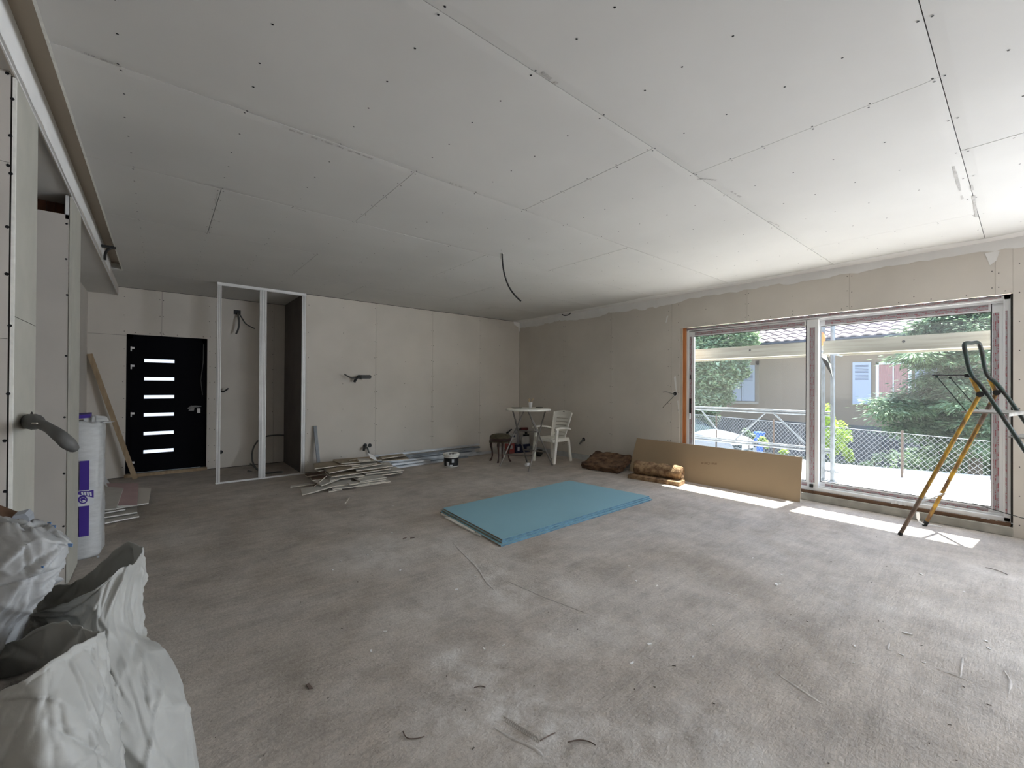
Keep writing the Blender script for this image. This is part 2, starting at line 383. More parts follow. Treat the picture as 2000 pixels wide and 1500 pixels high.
mb = MB(); mb.box((XS, YM + .05, H - .001), (XC, YM + .062, 3.02)); mb.build('slot_end', M['board_edge'], lowc)

# ---- walls
def wall_boards_y(parent, seams, yf, z0, z1, face=1, m=None):
    """boards standing along x, front face at y=yf"""
    for a, b_ in zip(seams[:-1], seams[1:]):
        wall_board('plasterboard_panel', (a + .0015, yf, z0), (b_ - .0015, yf + .0125, z1), m or M['board'], parent)
def screw_grid(parent, pts, nrm, r=0.0042):
    s = MB()
    for p in pts: s.disc(p, r, nrm, 6)
    s.build('screws', M['screw'], parent, kind='stuff', normals=False)

# back wall with the main seams
mb = MB(); mb.box((1.80, YM + .0125, 0), (6.62, YM + .15, 3.0)); wb = mb.build('wall_back', M['void'], kind='structure')
SB = [1.80, 2.983, 4.124, 5.258, W]
wall_boards_y(wb, SB, YM, 0.01, H - .004)
pts = []
for s_ in SB[1:-1]:
    for dx in (-.02, .02):
        z = .12
        while z < 2.85: pts.append((s_ + dx, YM - .0008, z + rs.uniform(-.02, .02))); z += .30
for s_ in (1.86, 2.40, 3.55, 4.7, 5.8):
    z = .2
    while z < 2.85: pts.append((s_ + rs.uniform(-.015, .015), YM - .0008, z + rs.uniform(-.03, .03))); z += .42
screw_grid(wb, pts, (0, -1, 0), .006)
# compound dabs in the corner
mb = MB(); mb.prism([(6.19, YM - .002, 2.893), (6.368, YM - .002, 2.893), (6.368, YM - .002, 2.70), (6.35, YM - .002, 2.66), (6.33, YM - .002, 2.78), (6.27, YM - .002, 2.80), (6.20, YM - .002, 2.84)], (0, -.003, 0)); mb.build('joint_compound', M['compound'], wb)

# door wall (set back)
DX0, DX1, DZ1 = -0.395, 0.612, 2.19
mb = MB(); mb.box((-.95, YD + .0125, 0), (DX0, YD + .2, 3.0)); mb.box((DX1, YD + .0125, 0), (1.95, YD + .2, 3.0)); mb.box((DX0 - .02, YD + .0125, DZ1 + .02), (DX1 + .02, YD + .2, 3.0))
wd = mb.build('wall_front', M['void'], kind='structure')
wall_board('plasterboard_panel', (-.82, YD, .01), (DX0, YD + .0125, 2.17), M['board'], wd)
wall_board('plasterboard_panel', (-.82, YD, 2.174), (XS, YD + .0125, HL), M['board'], wd)
wall_board('plasterboard_panel', (XS, YD, 2.174), (DX0, YD + .0125, H - .003), M['board'], wd)
wall_board('plasterboard_panel', (DX0, YD, DZ1), (.018, YD + .0125, H - .003), M['board'], wd)
wall_board('plasterboard_panel', (.021, YD, DZ1), (DX1, YD + .0125, H - .003), M['board'], wd)
wall_board('plasterboard_panel', (DX1, YD, .01), (.74, YD + .0125, H - .003), M['board'], wd)
wall_board('plasterboard_panel', (.743, YD, .01), (1.60, YD + .0125, H - .003), M['board'], wd)
wall_board('plasterboard_panel', (1.603, YD, .01), (1.80, YD + .0125, H - .003), M['board'], wd)
pts = []
for s_ in (.0, .04, DX0 - .03, DX1 + .03, .72, .77, 1.58):
    z = .15
    while z < 2.85:
        if not (DX0 < s_ < DX1 and z < DZ1 + .03): pts.append((s_ + rs.uniform(-.008, .008), YD - .0008, z + rs.uniform(-.02, .02)))
        z += .26
for k in range(6): pts.append((DX0 + .1 + k * .17, YD - .0008, DZ1 + .03))
screw_grid(wd, pts, (0, -1, 0), .006)
# entrance side wall
mb = MB(); mb.box((-.95, 4.78, 0), (-.82, YD + .1, 3.0)); wl = mb.build('wall_left', M['board'], kind='structure')
# closet side wall, bare dark lining facing the closet
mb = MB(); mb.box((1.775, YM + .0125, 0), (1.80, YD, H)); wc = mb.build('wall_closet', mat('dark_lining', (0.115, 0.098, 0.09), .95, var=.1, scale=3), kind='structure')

# partitions coming in from the left: panel facing us, bare end strip
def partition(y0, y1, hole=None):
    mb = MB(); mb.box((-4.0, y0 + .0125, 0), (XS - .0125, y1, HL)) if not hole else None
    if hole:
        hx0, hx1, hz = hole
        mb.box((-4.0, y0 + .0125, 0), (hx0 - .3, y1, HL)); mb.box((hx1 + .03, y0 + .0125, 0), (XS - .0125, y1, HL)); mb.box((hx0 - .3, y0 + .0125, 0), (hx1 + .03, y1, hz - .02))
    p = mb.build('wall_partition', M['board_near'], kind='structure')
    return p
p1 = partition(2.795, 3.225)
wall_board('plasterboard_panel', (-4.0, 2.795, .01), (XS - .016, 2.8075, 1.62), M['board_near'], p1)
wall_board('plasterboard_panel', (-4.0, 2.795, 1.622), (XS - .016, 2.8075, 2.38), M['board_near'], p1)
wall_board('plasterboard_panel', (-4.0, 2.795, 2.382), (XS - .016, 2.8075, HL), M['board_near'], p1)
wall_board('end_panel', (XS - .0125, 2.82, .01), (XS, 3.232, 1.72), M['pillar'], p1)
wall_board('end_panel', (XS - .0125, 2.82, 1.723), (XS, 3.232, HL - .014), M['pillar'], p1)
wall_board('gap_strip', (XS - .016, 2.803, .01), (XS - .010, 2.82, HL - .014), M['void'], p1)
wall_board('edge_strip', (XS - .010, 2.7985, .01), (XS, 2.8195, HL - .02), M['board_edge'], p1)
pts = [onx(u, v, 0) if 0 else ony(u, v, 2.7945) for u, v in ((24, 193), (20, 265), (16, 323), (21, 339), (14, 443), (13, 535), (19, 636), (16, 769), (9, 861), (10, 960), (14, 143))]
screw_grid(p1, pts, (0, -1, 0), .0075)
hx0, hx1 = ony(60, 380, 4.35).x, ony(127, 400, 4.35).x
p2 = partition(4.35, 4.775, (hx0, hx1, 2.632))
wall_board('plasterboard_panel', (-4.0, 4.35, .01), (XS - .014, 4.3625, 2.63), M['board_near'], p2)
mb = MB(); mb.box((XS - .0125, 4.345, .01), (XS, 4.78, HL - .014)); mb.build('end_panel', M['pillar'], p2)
mb = MB(); mb.beam((XS - .026, 4.365, 2.60), (XS - .026, 4.365, 2.77), .018, .03); mb.beam((-.523, 4.39, 2.60), (-.523, 4.39, 2.77), .012, .03); mb.build('steel_stud', M['steel_stud'], p2)
red = mat('red_brown_wood', (0.20, 0.085, 0.045), .8, c2=(0.12, 0.05, 0.03), scale=6, stretch=(3, 1, .3))
mb = MB()
for k in range(8): mb.box((-.56 - .045 * (k + 1), 4.60, 2.55), (-.563 - .045 * k, 4.62, HL))
mb.build('inner_cladding', red, p2)
pts = [ony(u, v, 4.3495) for u, v in ((130, 437), (129, 506), (131, 576), (129, 695), (126, 815), (125, 925), (124, 1028), (122, 1110))]
screw_grid(p2, pts, (0, -1, 0), .0075)
# wall far left closing the side rooms, and the wall behind the camera
mb = MB(); mb.box((-4.2, YB, 0), (-4.0, YD, 3.0)); mb.build('wall_side', M['board'], kind='structure')
mb = MB(); mb.box((-4.2, YB - .2, 0), (6.62, YB, 3.0)); mb.build('wall_rear', M['board'], kind='structure')

# ---- window wall
WY0, WY1, WZ0, WZ1 = 0.085, 3.515, 0.125, 2.36
W2Y0, W2Y1 = -4.5, -1.1       # second window, behind the camera
XO = 6.62
mb = MB()
for a, b_ in ((YB, W2Y0), (W2Y1, WY0 - .03), (WY1 - .032, 9.0)): mb.box((W + .0126, a, 0), (XO, b_, 3.0))
for a, b_ in ((WY0 - .03, WY1 + .03), (W2Y0, W2Y1)):
    mb.box((W + .0126, a, WZ1 + .03), (XO, b_, 3.0)); mb.box((W + .0126, a, -.2), (XO, b_, .085))
wr = mb.build('wall_right', M['render'], kind='structure')
SR = [YM, 6.034, 4.853, 3.66]
for a, b_ in zip(SR[:-1], SR[1:]): wall_board('plasterboard_panel', (W, b_ + .0015, .105), (W + .0125, a - .0015, H - .003), M['board'], wr)
wall_board('plasterboard_panel', (W, WY1, .105), (W + .0125, 3.657, H - .003), M['board'], wr)
for a, b_ in ((3.515, 2.514), (2.514, 1.357), (1.357, .199), (.199, WY0)):
    wall_board('plasterboard_panel', (W, b_ + .001, WZ1), (W + .0125, a - .001, H - .003), M['board'], wr)
wall_board('plasterboard_panel', (W, W2Y1, .0), (W + .0125, WY0, H - .003), M['board'], wr)
wall_board('plasterboard_panel', (W, YB, WZ1), (W + .0125, W2Y1, H - .003), M['board'], wr)
mb = MB(); mb.box((W - .004, 3.4, 0), (W + .03, YM, .10)); mb.build('concrete_plinth', mat('plinth', (.50, .52, .53), .9, var=.1), wr)
mb = MB(); mb.box((W - .018, WY0 - .0, 0), (W + .2, WY1, .088)); mb.build('concrete_curb', M['concrete'], wr, bevel=.006)
pts = []
for s_ in (6.034, 4.853, 3.695, 2.514, 1.357, .199):
    for d in (-.022, .022):
        z = .25 if s_ > 3.6 else 2.42
        while z < 2.78: pts.append((W - .0008, s_ + d, z + rs.uniform(-.02, .02))); z += .17 if s_ < 3 else .3
for s_ in (1.95, .79, 3.1, 5.4, 6.6, 4.3, -.5):
    z = .25 if (s_ > 3.6 or s_ < 0) else 2.42
    while z < 2.78: pts.append((W - .0008, s_, z + rs.uniform(-.02, .02))); z += .2 if s_ < 3.6 else .3
k = WY0 + .05
while k < WY1: pts.append((W - .0008, k, WZ1 + .028)); k += .26
z = .12
while z < 2.7: pts.append((W - .0008, .045, z)); pts.append((W - .0008, WY1 + .03, z + .1)); z += .28
screw_grid(wr, pts, (-1, 0, 0), .005)
# ragged band of joint compound under and on the ceiling
def band():
    mb = MB(); r3 = random.Random(11); y = YM; zz = 2.76; A = []
    while y > YB:
        zz += r3.uniform(-.018, .018); zz = max(2.735, min(2.80, zz)); A.append((y, zz + (r3.uniform(0, .02)))); y -= r3.uniform(.03, .11)
    for (ya, za), (yb, zb) in zip(A[:-1], A[1:]):
        mb.add([(W - .0022, ya, za), (W - .0022, yb, zb), (W - .0022, yb, H - .001), (W - .0022, ya, H - .001)], ((0, 1, 2, 3),))
    A = []; y = YM; xx = W - .2
    while y > YB: xx = max(W - .26, min(W - .15, xx + r3.uniform(-.02, .02))); A.append((y, xx)); y -= .1
    for (ya, za), (yb, zb) in zip(A[:-1], A[1:]):
        mb.add([(za, ya, H - .0012), (zb, yb, H - .0012), (W, yb, H - .0022), (W, ya, H - .0022)], ((0, 1, 2, 3),))
    mb.add([(W - .0024, .27, 2.79), (W - .0024, .17, 2.79), (W - .0024, .19, 2.70), (W - .0024, .235, 2.66)], ((0, 1, 2, 3),))
    return mb.build('joint_compound', M['compound'], wr, normals=False)
band()
mb = MB()   # smears beside the window
for u0, v0, u1, v1, wd_ in ((1316, 736, 1320, 765, .035), (1323, 783, 1325, 806, .014), (1302, 618, 1300, 630, .03)):
    a = onx(u0, v0, W - .001); b_ = onx(u1, v1, W - .001); mb.add([a, a + V((0, -wd_, .01)), b_ + V((0, -wd_ * .6, 0)), b_], ((0, 1, 2, 3),))
mb.build('plaster_smear', M['compound'], wr, normals=False)

# ---- the sliding window
win = structure('window_1', (6.47, 1.8, WZ0))
fx0, fx1 = 6.42, 6.585
def prof(name, a, b_, m, parent=win, bev=.004): mb = MB(); mb.box(a, b_); return mb.build(name, m, parent, bevel=bev)
fy0, fy1 = .101, 3.43
fr = MB()
fr.box((fx0, fy0, WZ0), (fx1, fy0 + .045, WZ1 - .005)); fr.box((fx0, fy1 - .03, WZ0), (fx1, fy1, WZ1 - .005)); fr.box((fx0, fy0, WZ1 - .05), (fx1, fy1, WZ1 - .005)); fr.box((fx0, fy0, WZ0), (fx1, fy1, WZ0 + .04))
fr.box((fx0 + .055, fy0, WZ0 + .04), (fx0 + .063, fy1, WZ0 + .06)); fr.box((fx0 + .055, fy0, WZ1 - .07), (fx0 + .063, fy1, WZ1 - .05))
fr.build('window_frame', M['pvc'], win, bevel=.003)
# wooden packing left of the frame and under it, metal film at the right
prof('wooden_reveal_strip', (6.40, 3.432, .10), (6.56, 3.482, WZ1), M['wood_orange'], bev=0)
prof('wooden_sill_batten', (6.385, .10, .088), (6.60, 3.46, .122), M['wood_dark'], bev=0)
prof('dark_reveal_strip', (6.40, .05, .125), (6.60, .100, WZ1), M['void'], bev=0)
def strip_h(x, y0, y1, z0, z1, name='protective_tape', parent=win): return prof(name, (x - .0012, y0, z0), (x, y1, z1), M['tape_h'], parent, 0)
def strip_v(x, y0, y1, z0, z1, parent=win): return prof('protective_tape', (x - .0012, y0, z0), (x, y1, z1), M['tape_v'], parent, 0)
strip_h(fx0, fy0 + .06, fy1 - .01, WZ1 - .034, WZ1 - .012); strip_v(fx0, .119, .134, .2, 2.2)
def sash(x0, x1, y0, y1, z0, z1, wl_, wr_, wt, wb_):
    """x0 faces the room; wl_/wr_ stile widths at high-y and low-y ends"""
    s = MB()
    s.box((x0, y0, z0), (x1, y0 + wr_, z1)); s.box((x0, y1 - wl_, z0), (x1, y1, z1))
    s.box((x0, y0 + wr_, z1 - wt), (x1, y1 - wl_, z1)); s.box((x0, y0 + wr_, z0), (x1, y1 - wl_, z0 + wb_))
    o = s.build('sash', M['pvc'], win, bevel=.004)
    g = MB(); xm = (x0 + x1) / 2; g.box((xm - .003, y0 + wr_ - .008, z0 + wb_ - .008), (xm + .003, y1 - wl_ + .008, z1 - wt + .008)); g.build('glass_pane', M['glass'], o)
    gk = MB()
    for a, b_ in (((y0 + wr_ - .001, z0 + wb_), (y0 + wr_ + .007, z1 - wt)), ((y1 - wl_ - .007, z0 + wb_), (y1 - wl_ + .001, z1 - wt)), ((y0 + wr_, z1 - wt - .007), (y1 - wl_, z1 - wt + .001)), ((y0 + wr_, z0 + wb_ - .001), (y1 - wl_, z0 + wb_ + .007))):
        gk.box((x0 + .004, a[0], a[1]), (x0 + .012, b_[0], b_[1]))
    gk.build('seal', M['black'], o)
    return o
ys0 = onx(1598, 800, 6.425).y; ysg = onx(1574.5, 800, 6.425).y; yg2 = onx(1603, 800, 6.53).y; yg3 = onx(1936.5, 800, 6.53).y; ye3 = onx(1955, 800, 6.505).y
s1 = sash(6.425, 6.475, ys0, 3.405, .155, 2.30, .085, ysg - ys0, .08, .075)
strip_h(6.425, ysg + .02, 3.30, 2.235, 2.285, parent=s1); strip_v(6.425, 3.345, 3.385, .20, 2.22, parent=s1); strip_v(6.425, ys0 + .035, ys0 + .095, .22, 2.2, parent=s1); strip_h(6.425, 1.80, 3.30, .165, .215, parent=s1)
s2 = sash(6.505, 6.555, .135, yg2 + .06, .155, 2.30, .06, yg3 - .135, .085, .075)
strip_h(6.505, .25, 1.63, 2.232, 2.285, parent=s2); strip_v(6.505, ye3 + .012, yg3 - .012, .20, 2.2, parent=s2); strip_h(6.505, .25, 1.63, .165, .215, parent=s2)
mb = MB(); mb.box((6.418, 3.355, 1.02), (6.425, 3.385, 1.25)); mb.box((6.416, 3.36, 1.55), (6.426, 3.378, 1.62)); mb.build('lock_plate', M['black'], s1)
mb = MB(); mb.box((6.395, 3.362, .93), (6.425, 3.382, 1.02)); mb.build('handle', M['pvc'], s1, bevel=.004)
mb = MB(); mb.box((6.40, 1.735, .16), (6.43, 1.77, .20)); mb.build('door_stop', M['black'], win)
# crumpled white plastic tabs on the sill
for (u, v) in ((1752, 984), (1764, 986), (1925, 1018), (1945, 1022)):
    p = onx(u, v, 6.40); mb = MB(); r4 = random.Random(u)
    for q in range(3):
        a = p + V((r4.uniform(-.004, .004), r4.uniform(-.03, .03), r4.uniform(-.015, .0)))
        mb.prism([a, a + V((-.006, .022, .004)), a + V((-.008, .016, .035)), a + V((0, -.004, .03))], (.003, .001, 0))
    mb.build('plastic_tab', M['pvc'], win)

# second sliding window, behind the camera
w2 = structure('window_2', (6.5, (W2Y0 + W2Y1) / 2, WZ0)); mb = MB()
for a, b_ in ((W2Y0, W2Y0 + .08), (W2Y1 - .08, W2Y1), ((W2Y0 + W2Y1) / 2 - .05, (W2Y0 + W2Y1) / 2 + .05)): mb.box((6.45, a, .085), (6.55, b_, WZ1 + .03))
mb.box((6.45, W2Y0, WZ1 - .06), (6.55, W2Y1, WZ1 + .03)); mb.box((6.45, W2Y0, .085), (6.55, W2Y1, .18)); mb.build('window_frame', M['pvc'], w2)

# ---- entrance door
dr = structure('door_1', (.11, YD + .05, .045))
mb = MB(); mb.box((DX0 - .06, YD + .06, .0), (DX0 + .075, YD + .13, DZ1)); mb.box((DX1 - .075, YD + .06, .0), (DX1 + .06, YD + .13, DZ1)); mb.box((DX0 - .06, YD + .06, DZ1 - .07), (DX1 + .06, YD + .13, DZ1 + .06)); mb.build('door_frame', M['door_black'], dr)
lz = []
for v in (705, 740, 775, 809.5, 845.5, 880.5): lz.append(ony(310, v, YD + .045).z)
lx0 = ony(281, 790, YD + .045).x; lx1 = ony(340, 790, YD + .045).x
mb = MB(); ax0, ax1 = DX0 + .06, DX1 - .06; y0, y1 = YD + .045, YD + .10; hh = .026
mb.box((ax0, y0, .055), (lx0, y1, DZ1 - .055)); mb.box((lx1, y0, .055), (ax1, y1, DZ1 - .055))
zz = [.055] + [q for z in sorted(lz) for q in (z - hh, z + hh)] + [DZ1 - .055]
for a, b_ in zip(zz[0::2], zz[1::2]): mb.box((lx0, y0, a), (lx1, y1, b_))
leaf = mb.build('door_leaf', M['door_black'], dr)
frost = bpy.data.materials.new('glowing_frosted_lite'); frost.use_nodes = True; fb = frost.node_tree.nodes['Principled BSDF']
fb.inputs['Base Color'].default_value = (.8, .85, .95, 1); fb.inputs['Emission Color'].default_value = (.78, .87, 1, 1); fb.inputs['Emission Strength'].default_value = .42; fb.inputs['Roughness'].default_value = .3  # emission added in place of daylight coming through the glass
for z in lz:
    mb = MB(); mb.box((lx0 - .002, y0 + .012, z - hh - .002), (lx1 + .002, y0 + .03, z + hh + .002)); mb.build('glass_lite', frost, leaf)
for u, v in ((259, 679), (259, 714), (259, 807), (259, 903)):
    p = ony(u, v, YD + .04); mb = MB(); mb.box((p.x - .02, YD + .02, p.z - .018), (p.x + .022, YD + .06, p.z + .012)); mb.tube([(p.x - .016, YD + .03, p.z - .055), (p.x - .016, YD + .03, p.z + .016)], .008, 8); mb.build('hinge', M['silver'], dr)
mb = MB(); p = ony(388, 802, YD + .04)
mb.box((p.x - .022, YD + .036, p.z - .04), (p.x + .022, YD + .046, p.z + .04)); lk = mb.build('lock_plate', M['silver'], leaf, bevel=.01)
# handle wrapped in dusty plastic
foil = mat('crumpled_foil', (.30, .30, .31), .5, var=.2, scale=30)
mb = MB(); p = ony(376, 794, YD + .02); q = ony(393, 794, YD + .02)
mb.tube([p + V((-.05, .03, -.03)), p + V((-.01, 0, -.005)), p + V((.03, -.02, .0)), q + V((0, -.01, .005))], [.022, .03, .026, .012], 9, flat=.7)
mb.prism([p + V((-.05, .01, -.07)), p + V((.02, .01, -.07)), p + V((.03, .0, .0)), p + V((-.02, .0, .02))], (0, .012, 0)); mb.build('wrapped_handle', foil, leaf)
mb = MB(); mb.box((DX0 - .01, YD - .035, 0), (DX1 + .01, YD + .14, .047)); mb.build('wooden_threshold', M['wood'], dr)
mb = MB(); mb.tube([(DX1 - .05, YD + .02, 2.1), (DX1 - .055, YD + .015, 1.8), (DX1 - .085, YD + .01, 1.5), (DX1 - .06, YD + .02, 1.25)], .006, 6); mb.build('loose_cable', M['cable'], dr)
mb = MB(); mb.box((-1.2, YD + 1.2, 0), (1.5, YD + 1.3, 2.6)); 
# ================================================================= OUTSIDE
GZ = -0.9
M['terrace'] = mat('pale_terrace', (0.78, 0.77, 0.74), .9, var=.05, scale=2, bump=.1, bscale=20)
mb = MB(); mb.prism([(6.62, -9, -.15), (11.9, -9, -.15), (10.72, .1, -.15), (9.98, 2.2, -.15), (9.98, 14, -.15), (6.62, 14, -.15)], (0, 0, .135)); ter = mb.build('terrace', M['terrace'], kind='structure')
M['ground'] = mat('garden_soil', (0.20, 0.20, 0.13), .95, c2=(0.10, .12, .06), scale=2, bump=.5, bscale=20)
mb = MB(); mb.box((6.7, -40, GZ - .1), (60, 60, GZ)); mb.build('ground', M['ground'], kind='structure')
M['asphalt'] = mat('parking_asphalt', (0.30, 0.30, 0.30), .95, var=.1)
mb = MB(); mb.box((10.9, 4.4, GZ), (15.5, 20, GZ + .01)); mb.build('parking', M['asphalt'], kind='structure')

# ---- neighbouring house
FX = 17.0
M['facade'] = mat('ochre_render', (0.285, 0.222, 0.168), .95, var=.04, scale=.8, bump=.1, bscale=30)
M['plinth_out'] = mat('grey_plinth', (0.13, 0.128, 0.128), .95, var=.12, scale=2)
M['shutter'] = mat('pale_blue_shutter', (0.42, 0.46, 0.56), .6)
M['curtain'] = mat('pink_curtain', (0.46, 0.26, 0.25), .9)
M['tile'] = mat('roof_tile', (0.30, 0.245, 0.24), .8, var=.12, scale=3)
M['dark_slot'] = mat('dark_slot', (.10, .11, .14), .9)
house = thing('neighbour_house', (FX, 4, GZ), 'beige rendered house with pale blue shutters and a low tiled roof behind the fence', 'house')
mb = MB(); mb.box((FX, -12, .25), (FX + 8, 16, 2.95)); mb.build('wall', M['facade'], house)
mb = MB(); mb.box((FX - .05, -12, GZ), (FX + 8, 16, .25)); mb.build('plinth', M['plinth_out'], house)
ez = onx(1610, 664.5, FX - .64).z - .14
mb = MB(); mb.box((FX - .55, -12, ez + .0), (FX + .2, 16, ez + .04)); mb.build('wooden_soffit', mat('soffit_wood', (.55, .33, .17), .8), house)
mb = MB(); mb.box((FX - .58, -12, ez + .02), (FX - .54, 16, ez + .16)); mb.tube([(FX - .64, -12, ez + .14), (FX - .64, 16, ez + .14)], .06, 8); mb.build('gutter', mat('dark_gutter', (.07, .07, .08), .5), house)
# tiled roof: rows of rounded tiles, each row stepping over the one below
mb = MB(); pitch = math.radians(24); nrow = 13; tw = .30; L = .34
y0r, y1r = -7.0, 14.0; nt_ = int((y1r - y0r) / tw)
for i in range(nrow):
    zx = FX - .68 + i * L * math.cos(pitch); zz = ez + .175 + i * L * math.sin(pitch)
    for j in range(nt_):
        ya = y0r + j * tw; P0 = []; 
        prof_ = [(0, 0), (.06, .012), (.12, .045), (.18, .055), (.24, .045), (.30, .0)]
        lo = [V((zx, ya + a * tw / .30, zz + b_ + .03)) for a, b_ in prof_]
        hi = [V((zx + L * math.cos(pitch) + .03, ya + a * tw / .30, zz + b_ + L * math.sin(pitch) - .005)) for a, b_ in prof_]
        under = [p + V((.01, 0, -.045)) for p in lo]
        mb.add(lo + hi + under, [(k, k + 1, k + 7, k + 6) for k in range(5)] + [(k + 12, k + 13, k + 1, k) for k in range(5)])
mb.build('roof_tiles', M['tile'], house, kind='stuff', normals=False)
mb = MB(); mb.add([(FX - .66, -12, ez + .14), (FX - .66, 16, ez + .14), (FX + 3.9, 16, ez + .14 + 4.56 * math.tan(pitch) - .02), (FX + 3.9, -12, ez + .14 + 4.56 * math.tan(pitch) - .02), (FX + 8, -12, ez), (FX + 8, 16, ez)], ((0, 1, 2, 3), (3, 2, 5, 4))); mb.build('roof_base', M['tile'], house, normals=False)

def shutter(y0, y1, z0, z1, louv=.42):
    s = MB(); s.box((FX - .06, y0, z0), (FX - .025, y1, z1)); zl = z1 - .07; lo = z1 - louv * (z1 - z0)
    o = None
    s.box((FX - .068, y0, z0), (FX - .06, y0 + .06, z1)); s.box((FX - .068, y1 - .06, z0), (FX - .06, y1, z1)); s.box((FX - .068, y0 + .06, z1 - .07), (FX - .06, y1 - .06, z1)); s.box((FX - .068, y0 + .06, lo - .06), (FX - .06, y1 - .06, lo)); s.box((FX - .068, y0 + .06, z0), (FX - .06, y1 - .06, z0 + .06))
    o = s.build('shutter', M['shutter'], house)
    b = MB(); b.box((FX - .0612, y0 + .06, lo), (FX - .0605, y1 - .06, zl)); b.build('shadow_gap', M['dark_slot'], o)
    z = lo + .012
    while z < zl - .01:
        l = MB(); l.add([(FX - .07, y0 + .06, z), (FX - .07, y1 - .06, z), (FX - .062, y1 - .06, z + .03), (FX - .062, y0 + .06, z + .03)], ((0, 1, 2, 3),)); l.build('slat', M['shutter'], o, normals=False); z += .045
    return o
def P2(u, v): p = onx(u, v, FX); return p.y, p.z
ya, zt = P2(1475, 713); yb, _ = P2(1430.5, 713); ym_, zb = P2(1449.7, 783)
shutter(ya, ym_ - .01, zb, zt); shutter(ym_ + .01, yb, zb, zt)
sm = mat('stone_sill', (.42, .38, .33), .9)
mb = MB(); mb.box((FX - .16, ya - .12, zb - .10), (FX, yb + .1, zb - .02)); mb.build('window_sill', sm, house)
mb = MB(); ly, lz_ = P2(1477, 705); mb.box((FX - .012, ya - .13, zb - .02), (FX, ya - .01, lz_)); mb.box((FX - .012, ya - .13, zt), (FX, yb + .13, lz_)); mb.box((FX - .012, yb + .01, zb - .02), (FX, yb + .13, zt)); mb.build('window_surround', mat('surround', (.30, .25, .20), .9), house)
a1, zt2 = P2(1702, 707); a0, zb2 = P2(1666, 789); shutter(a1, a0, zb2, zt2)
wy1, wzt = P2(1711, 708); wy0, _ = P2(1780.5, 708); wzb = zb2
cy0, _ = P2(1788, 705); cy1 = cy0 - (a0 - a1); shutter(cy1, cy0, zb2, zt2)
mb = MB(); mb.box((FX - .03, wy0, wzb), (FX + .02, wy0 + .07, wzt)); mb.box((FX - .03, wy1 - .07, wzb), (FX + .02, wy1, wzt)); mb.box((FX - .03, wy0, wzt - .07), (FX + .02, wy1, wzt)); mb.box((FX - .03, wy0, wzb), (FX + .02, wy1, wzb + .07)); mb.box((FX - .025, (wy0 + wy1) / 2 - .012, wzb), (FX - .008, (wy0 + wy1) / 2 + .012, wzt)); mb.build('window_frame', M['pvc'], house)
cm = MB(); n_ = 60; vs_ = []
for i in range(n_ + 1):
    y = wy0 + .06 + (wy1 - wy0 - .12) * i / n_; x = FX - .012 + .008 * math.sin(i * 1.35) ; vs_ += [(x, y, wzb + .06), (x, y, wzt - .06)]
cm.add(vs_, [(2 * i, 2 * i + 2, 2 * i + 3, 2 * i + 1) for i in range(n_)]); cm.build('curtain', M['curtain'], house)
mb = MB(); sy0, _ = P2(1775, 797); sy1, _ = P2(1697, 797); mb.box((FX - .18, sy0, wzb - .11), (FX, sy1, wzb - .02)); mb.build('window_sill', sm, house)
# cellar window with grille
c0y, c0z = P2(1722, 858); c1y, c1z = P2(1757, 888)
mb = MB(); mb.box((FX - .06, c1y, c1z), (FX - .052, c0y, c0z)); g_ = mb.build('cellar_window', M['dark_slot'], house)
mb = MB()
for k in range(9): y = c1y + (c0y - c1y) * k / 8; mb.box((FX - .075, y - .012, c1z), (FX - .062, y + .012, c0z))
mb.build('grille', M['cable'], g_)

# ---- chain-link fence
FA = onz(1440, 816, .71); FB = onz(1762, 845, .71); FA.z = FB.z = 0
fd = (FB - FA).normalized()
f0 = FA - fd * 3.2; f1 = FA + fd * 11.0
fence = thing('chain_link_fence', (FA.x, FA.y, GZ), 'grey chain-link fence on thin posts beyond the terrace edge', 'fence')
M['fence'] = mat('galvanised_wire', (.36, .38, .40), .5, .3)
M['rust_post'] = mat('dark_fence_post', (.10, .075, .06), .8)
# the wire mesh follows the fence line in world coordinates
cell = .058; r_ = .0026; Ltot = (f1 - f0).length; zt_, zb_ = .70, GZ + .05; hh_ = zt_ - zb_
mb = MB(); s_ = -hh_
def wire(s0, s1, sl):
    a = f0 + fd * s0; b_ = f0 + fd * s1; nn = V((-fd.y, fd.x, 0))
    za, zb2_ = (zb_, zt_) if sl > 0 else (zt_, zb_)
    A = V((a.x, a.y, za)); B = V((b_.x, b_.y, zb2_)); q = nn * r_; t_ = fd * r_
    mb.add([A - t_, A + q, A + t_, B - t_, B + q, B + t_], ((0, 1, 4, 3), (1, 2, 5, 4), (2, 0, 3, 5)))
k = 0
while k * cell * 1.414 < Ltot:
    s0 = k * cell * 1.414; wire(s0, s0 + hh_, 1); wire(s0, s0 + hh_, -1); k += 1
mesh_ = mb.build('wire_mesh', M['fence'], fence, kind='stuff', normals=False)
mb = MB(); e1 = f1 + fd * hh_; 
for z in (zt_, .0): mb.tube([(f0.x, f0.y, z), (e1.x, e1.y, z)], .004, 5)
mb.build('tension_wire', M['fence'], fence)
for u in (1399, 1511, 1762):
    t_ = None; d = ray(u, 840); d2 = V((d.x, d.y)); 
    # where the sight line crosses the fence line
    den = d.x * fd.y - d.y * fd.x; k = (f0.x * fd.y - f0.y * fd.x) / den; p = V((d.x * k, d.y * k, 0))
    mb = MB(); mb.tube([(p.x, p.y, GZ), (p.x, p.y, zt_ + .04)], .019, 8); mb.disc((p.x, p.y, zt_ + .0401), .019); mb.build('fence_post', M['rust_post'], fence)

